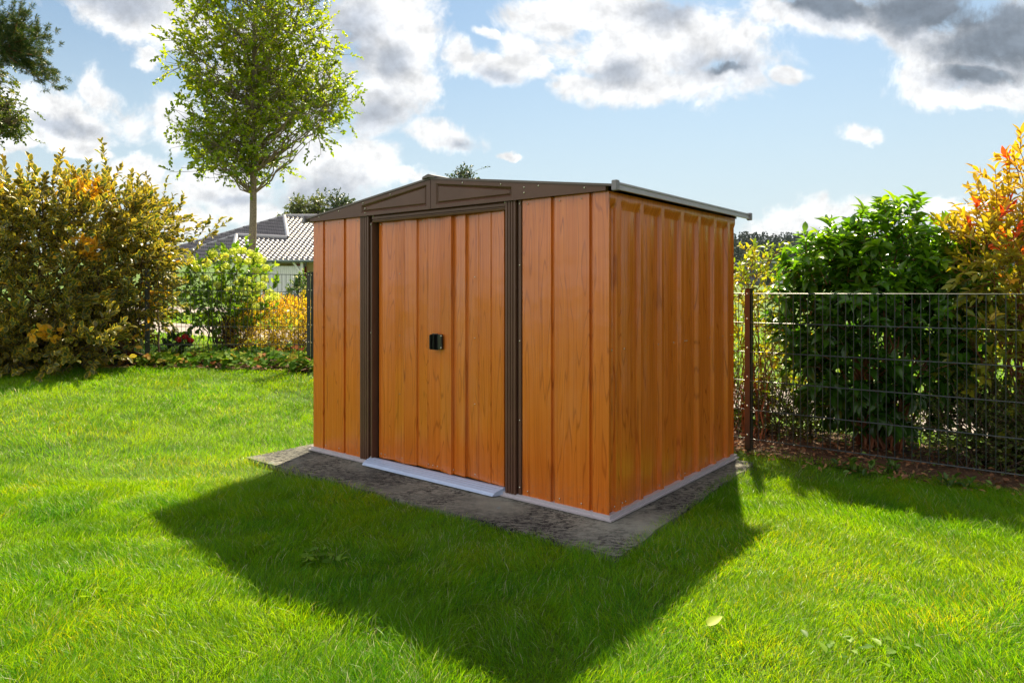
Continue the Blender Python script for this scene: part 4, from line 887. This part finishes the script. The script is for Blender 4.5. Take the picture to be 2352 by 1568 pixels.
# distant trees
if True: DT = leaf_mat('distant_leaf', [(0, (.05, .08, .02)), (.6, (.11, .15, .035)), (1, (.24, .24, .06))], .4)
DK = leaf_mat('distant_dark_leaf', [(0, (.02, .045, .02)), (1, (.07, .11, .04))], .35)
for lab, px, py, rx, ry, Yc, mt, sd_, n in (('feathery birch whose top shows left of the others above the tiled roof', 685, 482, 24, 22, 62, DT, 401, 46), ('middle one of the treetops above the tiled roof', 735, 480, 26, 20, 62, DT, 402, 46),
                                           ('dark treetop above the tiled roof beside the shed gable', 782, 475, 22, 22, 62, DK, 403, 46), ('distant treetop peeping over the ridge of the shed roof', 1062, 420, 20, 26, 62, DK, 404, 40)):
    b0 = at(px, 640, Yc); b0[2] = ZF(b0); tt_ = at(px, py - ry * .7, Yc)
    tree('far_tree', lab, b0, tt_, [bl(px, py, rx, ry, Yc, .9), bl(px - rx * .4, py + ry * 1.2, rx * 1.1, ry, Yc, 1.0), bl(px + rx * .3, py + ry * 2.2, rx * 1.2, ry, Yc, 1.0)], .16, mt, sd_, n, 9, 8, .22, .15, slen=(.3, .9), clus_r=.34, grav=.1, twig=3, branch_r=.05, group='far treetops behind the house', shell=(.2, 1.05))

# ------------------------------------------------------------------ house on the left
TILE = plain('glazed_grey_tile', (.13, .12, .14), .46, 0, .5, .25, 3)
RIDGE = plain('ridge_tile', (.30, .29, .32), .35, 0, .7, .1, 3)
WALLC = plain('cream_render', (.62, .48, .27), .85, 0, .2, .06, 2)
WHITEP = plain('white_paint', (.86, .86, .86), .5, 0, .4, .03, 5)
STONE = plain('grey_base', (.28, .27, .27), .9, 0, .2, .2, 8)
ZINC = plain('zinc_gutter', (.20, .24, .25), .4, .6)
REDP = plain('red_frame', (.28, .02, .02), .45)
GLASS = plain('window_glass', (.03, .035, .04), .06, 0, .9)
gz = .60
hs = empty('house', (-14, 42, gz), 0, label='single-storey house with grey tiled hip roof and white boarded carport seen over the fence', cat='house')
hl = np.array([-14, 42, gz])
Fp = at(533, 597, 39); ER = np.array([-3.5, 39, Fp[2]]); Bp = at(543, 542, 42.55); Cp = at(661, 548, 42.13); Ap = at(653, 498, 46); AR = np.array([-5.0, 46, Ap[2]]); Gp = at(348, 606, 46); G2 = at(262, 611, 50)
ER2 = np.array([-1.0, 50, Fp[2]])
def tiled(poly, down, mat=TILE, name='roof', amp=1.0):
    """roof plane: rows of curved tiles as real relief over the polygon"""
    P = [np.array(p) for p in poly]; n = np.cross(P[1] - P[0], P[2] - P[0]); n = n / np.linalg.norm(n); n = n if n[2] > 0 else -n
    dn = np.array(down, float); dn -= n * (dn @ n); dn /= np.linalg.norm(dn); ac = np.cross(n, dn); o = P[0]
    ss = np.array([(p - o) @ ac for p in P]); ts = np.array([(p - o) @ dn for p in P]); st = .05; rowh = .34
    S = np.arange(ss.min(), ss.max() + st, st); T = []; t_ = ts.min()
    while t_ < ts.max(): T += [t_, t_ + .02, t_ + rowh * .5, t_ + rowh * .985]; t_ += rowh
    T = np.array(T); SS, TT = np.meshgrid(S, T); ph = ((TT - ts.min()) / rowh) % 1.0; row = np.floor((TT - ts.min()) / rowh + 1e-6)
    hh = amp * (.055 * ph + .042 * np.sin(SS / .30 * 2 * np.pi))
    V = o + SS[..., None] * ac + TT[..., None] * dn + hh[..., None] * n; nx_, ny_ = len(S), len(T)
    cs_ = (SS[:-1, :-1] + SS[1:, 1:]) / 2; ct_ = (TT[:-1, :-1] + TT[1:, 1:]) / 2; ins = np.zeros(cs_.shape, bool); m = len(P)
    for k in range(m):
        x0, y0, x1, y1 = ss[k], ts[k], ss[(k + 1) % m], ts[(k + 1) % m]
        with np.errstate(divide='ignore', invalid='ignore'):
            cr = ((y0 > ct_) != (y1 > ct_)) & (cs_ < (x1 - x0) * (ct_ - y0) / (y1 - y0 + 1e-12) + x0)
        ins ^= cr
    i_ = (np.arange(nx_ - 1)[None, :] + (np.arange(ny_ - 1) * nx_)[:, None])[ins]; F = np.stack([i_, i_ + 1, i_ + nx_ + 1, i_ + nx_], -1)
    return mesh_obj(name, V.reshape(-1, 3) - hl, F, mat, hs)
roofo = tiled([Fp, ER, AR, Ap, Cp, Bp], (0, -1, -.46))
tiled([Fp, Bp, Gp], (-.6, -.6, -.3), amp=2.0); tiled([Cp, Ap, G2, Gp, Bp], (-.6, -.6, -.45), amp=2.0); tiled([ER, ER2, AR], (1, 0, -.3))
# closing underside / back of the roof
mb = MB(); qs = [Fp, ER, ER2, AR, G2, Gp]; mb.add([q - hl - np.array([0, 0, .12]) for q in qs] + [Ap - hl - np.array([0, 0, .3])], [(0, 1, 2, 3, 4, 5), (3, 6, 4)]); mb.build('soffit', WHITEP, hs)
def cap(a_, b_, r_=.13):
    a_ = np.array(a_); b_ = np.array(b_); V, F = tubes([([a_ + [0, 0, .05], (a_ + b_) / 2 + [0, 0, .05], b_ + [0, 0, .05]], r_, r_)], 10); mesh_obj('ridge_tiles', V - hl, F, RIDGE, hs, True)
cap(Ap, AR); cap(Ap, Cp); cap(Bp, Cp); cap(Bp, Fp); cap(Bp, Gp, .1); cap(Ap, G2, .1)
V, F = tubes([([Fp + [-.1, -.10, -.06], ER + [.1, -.10, -.06]], .075, .075)], 10); mesh_obj('gutter', V - hl, F, ZINC, hs, True)
dp = [at(703, 600, 39), at(703, 606, 39.2), at(697, 617, 39.6), at(693, 622, 39.7), at(693, 690, 39.7)]; V, F = tubes([(dp, .05, .05)], 8); mesh_obj('downpipe', V - hl, F, ZINC, hs, True)
def hb_(x0, x1, y0, y1, z0, z1, mat, name): mb = MB(); mb.box(x0 - hl[0], x1 - hl[0], y0 - hl[1], y1 - hl[1], z0 - hl[2], z1 - hl[2]); return mb.build(name, mat, hs)
xz = lambda px, Yc: (px - CX) / FPX * Yc
hb_(xz(640, 42), -4.0, 41.8, 49, gz, 2.9, WALLC, 'wall'); hb_(xz(702, 40.2), -4.2, 40.0, 41.79, gz, 2.9, WALLC, 'wall')
zt = at(0, 611, 39.4)[2]; zb = at(0, 675, 39.4)[2]; x0 = xz(603, 39.4); x1 = xz(698, 39.4)
mb = MB(); nb = int((x1 - x0) / .115)
for k in range(nb): mb.box(x0 + k * .115 - hl[0], x0 + k * .115 + .100 - hl[0], 39.38 - hl[1], 39.41 - hl[1], zb - hl[2], zt - hl[2])
mb.box(x0 - hl[0], x1 - hl[0], 39.412 - hl[1], 39.43 - hl[1], zb - hl[2], zt - .02 - hl[2]); mb.build('board_screen', WHITEP, hs)
hb_(x0, x1, 39.36, 39.55, gz - .1, zb - .002, STONE, 'plinth')
for px in (537, 604, 694): hb_(xz(px, 39.3) - .07, xz(px, 39.3) + .07, 39.2, 39.34, gz - .1, 2.88, WHITEP, 'carport_post')
for px, s_ in ((604, 1), (694, -1), (604, -1), (537, 1)):
    xx = xz(px, 39.3); mb = MB(); mb.bar(np.array([xx + s_ * .05, 39.27, 2.25]) - hl, np.array([xx + s_ * .5, 39.27, 2.85]) - hl, .1, .1); mb.build('brace', WHITEP, hs)
wx = xz(692, 39.98); f = hb_(wx - .35, wx + .30, 39.9, 39.99, 1.3, 2.75, REDP, 'window'); f2 = MB(); f2.box(wx - .27 - hl[0], wx + .2 - hl[0], 39.88 - hl[1], 39.899 - hl[1], 1.4 - hl[2], 2.65 - hl[2]); f2.build('pane', GLASS, f)
vv = at(692 - 3, 551, 43); mb = MB(); mb.ball(vv - hl, .11); mb.build('roof_vent', BLACK, hs, True)

# ------------------------------------------------------------------ far right: meadow buildings, wood on the hill
FW = plain('far_dark_cladding', (.05, .055, .065), .6); FL = plain('far_light_wall', (.55, .58, .62), .7); FRF = plain('far_fascia', (.45, .48, .50), .5)
def farbox(name, label, px0, px1, py0, Yc, dep, wall, fas, cat='building'):
    a_ = at(px0, py0, Yc); b_ = at(px1, py0, Yc); zg = ZF((a_[0], Yc)); root = empty(name, ((a_[0] + b_[0]) / 2, Yc, zg), 0, label=label, cat=cat); cx_ = (a_[0] + b_[0]) / 2; hw = (b_[0] - a_[0]) / 2
    mb = MB(); mb.box(-hw, hw, 0, dep, -.5, a_[2] - zg - .35); mb.build('wall', wall, root)
    mb = MB(); mb.box(-hw - .3, hw + .3, -.4, dep + .3, a_[2] - zg - .348, a_[2] - zg); mb.build('roof', fas, root)
    for k in range(3):
        mb = MB(); xx = -hw + (k + .5) * hw * 2 / 3; mb.box(xx - hw * .18, xx + hw * .18, -.05, -.004, 1.0, 2.4); mb.build('window', GLASS, root)
farbox('far_building', 'dark flat-roofed building with a pale fascia below the wooded hill', 1712, 1783, 601, 215, 9, FW, FRF)
farbox('far_house', 'small white building beside the purple tree in the distance', 1795, 1832, 620, 230, 9, FL, FRF, 'house')
PUR = leaf_mat('purple_leaf', [(0, (.03, .012, .022)), (1, (.10, .04, .06))], .3)
for lab, px, py, rx, ry, Yc, mt, sd_ in (('round purple-leaved tree in the far meadow', 1790, 628, 13, 9, 190, PUR, 501), ('dark round bush left of the purple tree', 1769, 637, 9, 7, 185, DK, 502)):
    b0 = at(px, 655, Yc); b0[2] = ZF(b0)
    tree('far_tree', lab, b0, at(px, py, Yc), [bl(px, py, rx, ry, Yc, 1.2)], .15, mt, sd_, 26, 8, 7, .5, .4, slen=(.3, .8), clus_r=.4, twig=4, group='round trees in the far meadow')
def wood(seed, n):
    g = np.random.default_rng(seed); V0, F0, E0 = SMALL; PP = []; DD = []; NN = []; LL = []; WW = []; RR = []
    for k in range(n):
        y = g.uniform(285, 520); x = y * g.uniform(.24, .98); z = float(terr(x, y)); con = y > 430 or g.random() < .15; h_ = g.uniform(9, 15) if con else g.uniform(7, 12); m = 130
        d = norm(g.normal(size=(m, 3))); f = g.random(m)
        if con: rad = (1 - f) * h_ * .20 + .2; a_ = g.random(m) * 6.28; p = np.c_[np.cos(a_) * rad, np.sin(a_) * rad, h_ * (.12 + .9 * f)]; dirn = norm(np.c_[np.cos(a_), np.sin(a_), np.full(m, -.25)])
        else:
            rr = h_ * .36; p = d * rr * np.array([1, 1, 1.0]) * g.uniform(.75, 1.05, (m, 1)) + [0, 0, h_ * .6]; dirn = norm(d + g.normal(size=(m, 3)) * .7)
        PP.append(p + [x, y, z]); DD.append(dirn); NN.append(norm(d + [0, 0, .8])); s_ = g.uniform(.8, 2.0, m) * (1.0 if not con else .8); LL.append(s_); WW.append(s_ * .9); RR.append(np.full(m, .55 * (g.random() if not con else .1 * g.random())) + .4 * g.random(m))
    V, F, A = place_leaves(SMALL, np.concatenate(PP), np.concatenate(DD), np.concatenate(NN), np.concatenate(LL), np.concatenate(WW), np.concatenate(RR))
    WM = leaf_mat('wood_leaf', [(0, (.008, .024, .015)), (.6, (.022, .045, .022)), (1, (.05, .075, .025))], .10, rough=.8, spec=.08)
    o = mesh_obj('woodland', V, F, WM, None, True, A); tag(o, label='dark mixed wood covering the far hill', cat='wood', kind='stuff')
wood(600, 1500)
# haze: thin even air from just under the ground to above the highest thing
HAZE = 0.00008
if HAZE:
    hm = bpy.data.materials.new('haze'); hm.use_nodes = True; t = NT(hm.node_tree); t.n.clear(); pv = t.n.new('ShaderNodeVolumePrincipled')
    pv.inputs['Color'].default_value = (.72, .84, 1, 1); pv.inputs['Density'].default_value = HAZE; oo = t.n.new('ShaderNodeOutputMaterial'); t.l.new(pv.outputs[0], oo.inputs['Volume'])
    mb = MB(); mb.box(-2600, 2600, -1600, 3600, -6, 120); o = mb.build('haze', hm); tag(o, kind='stuff', label='thin pale haze over the far hill', cat='haze')
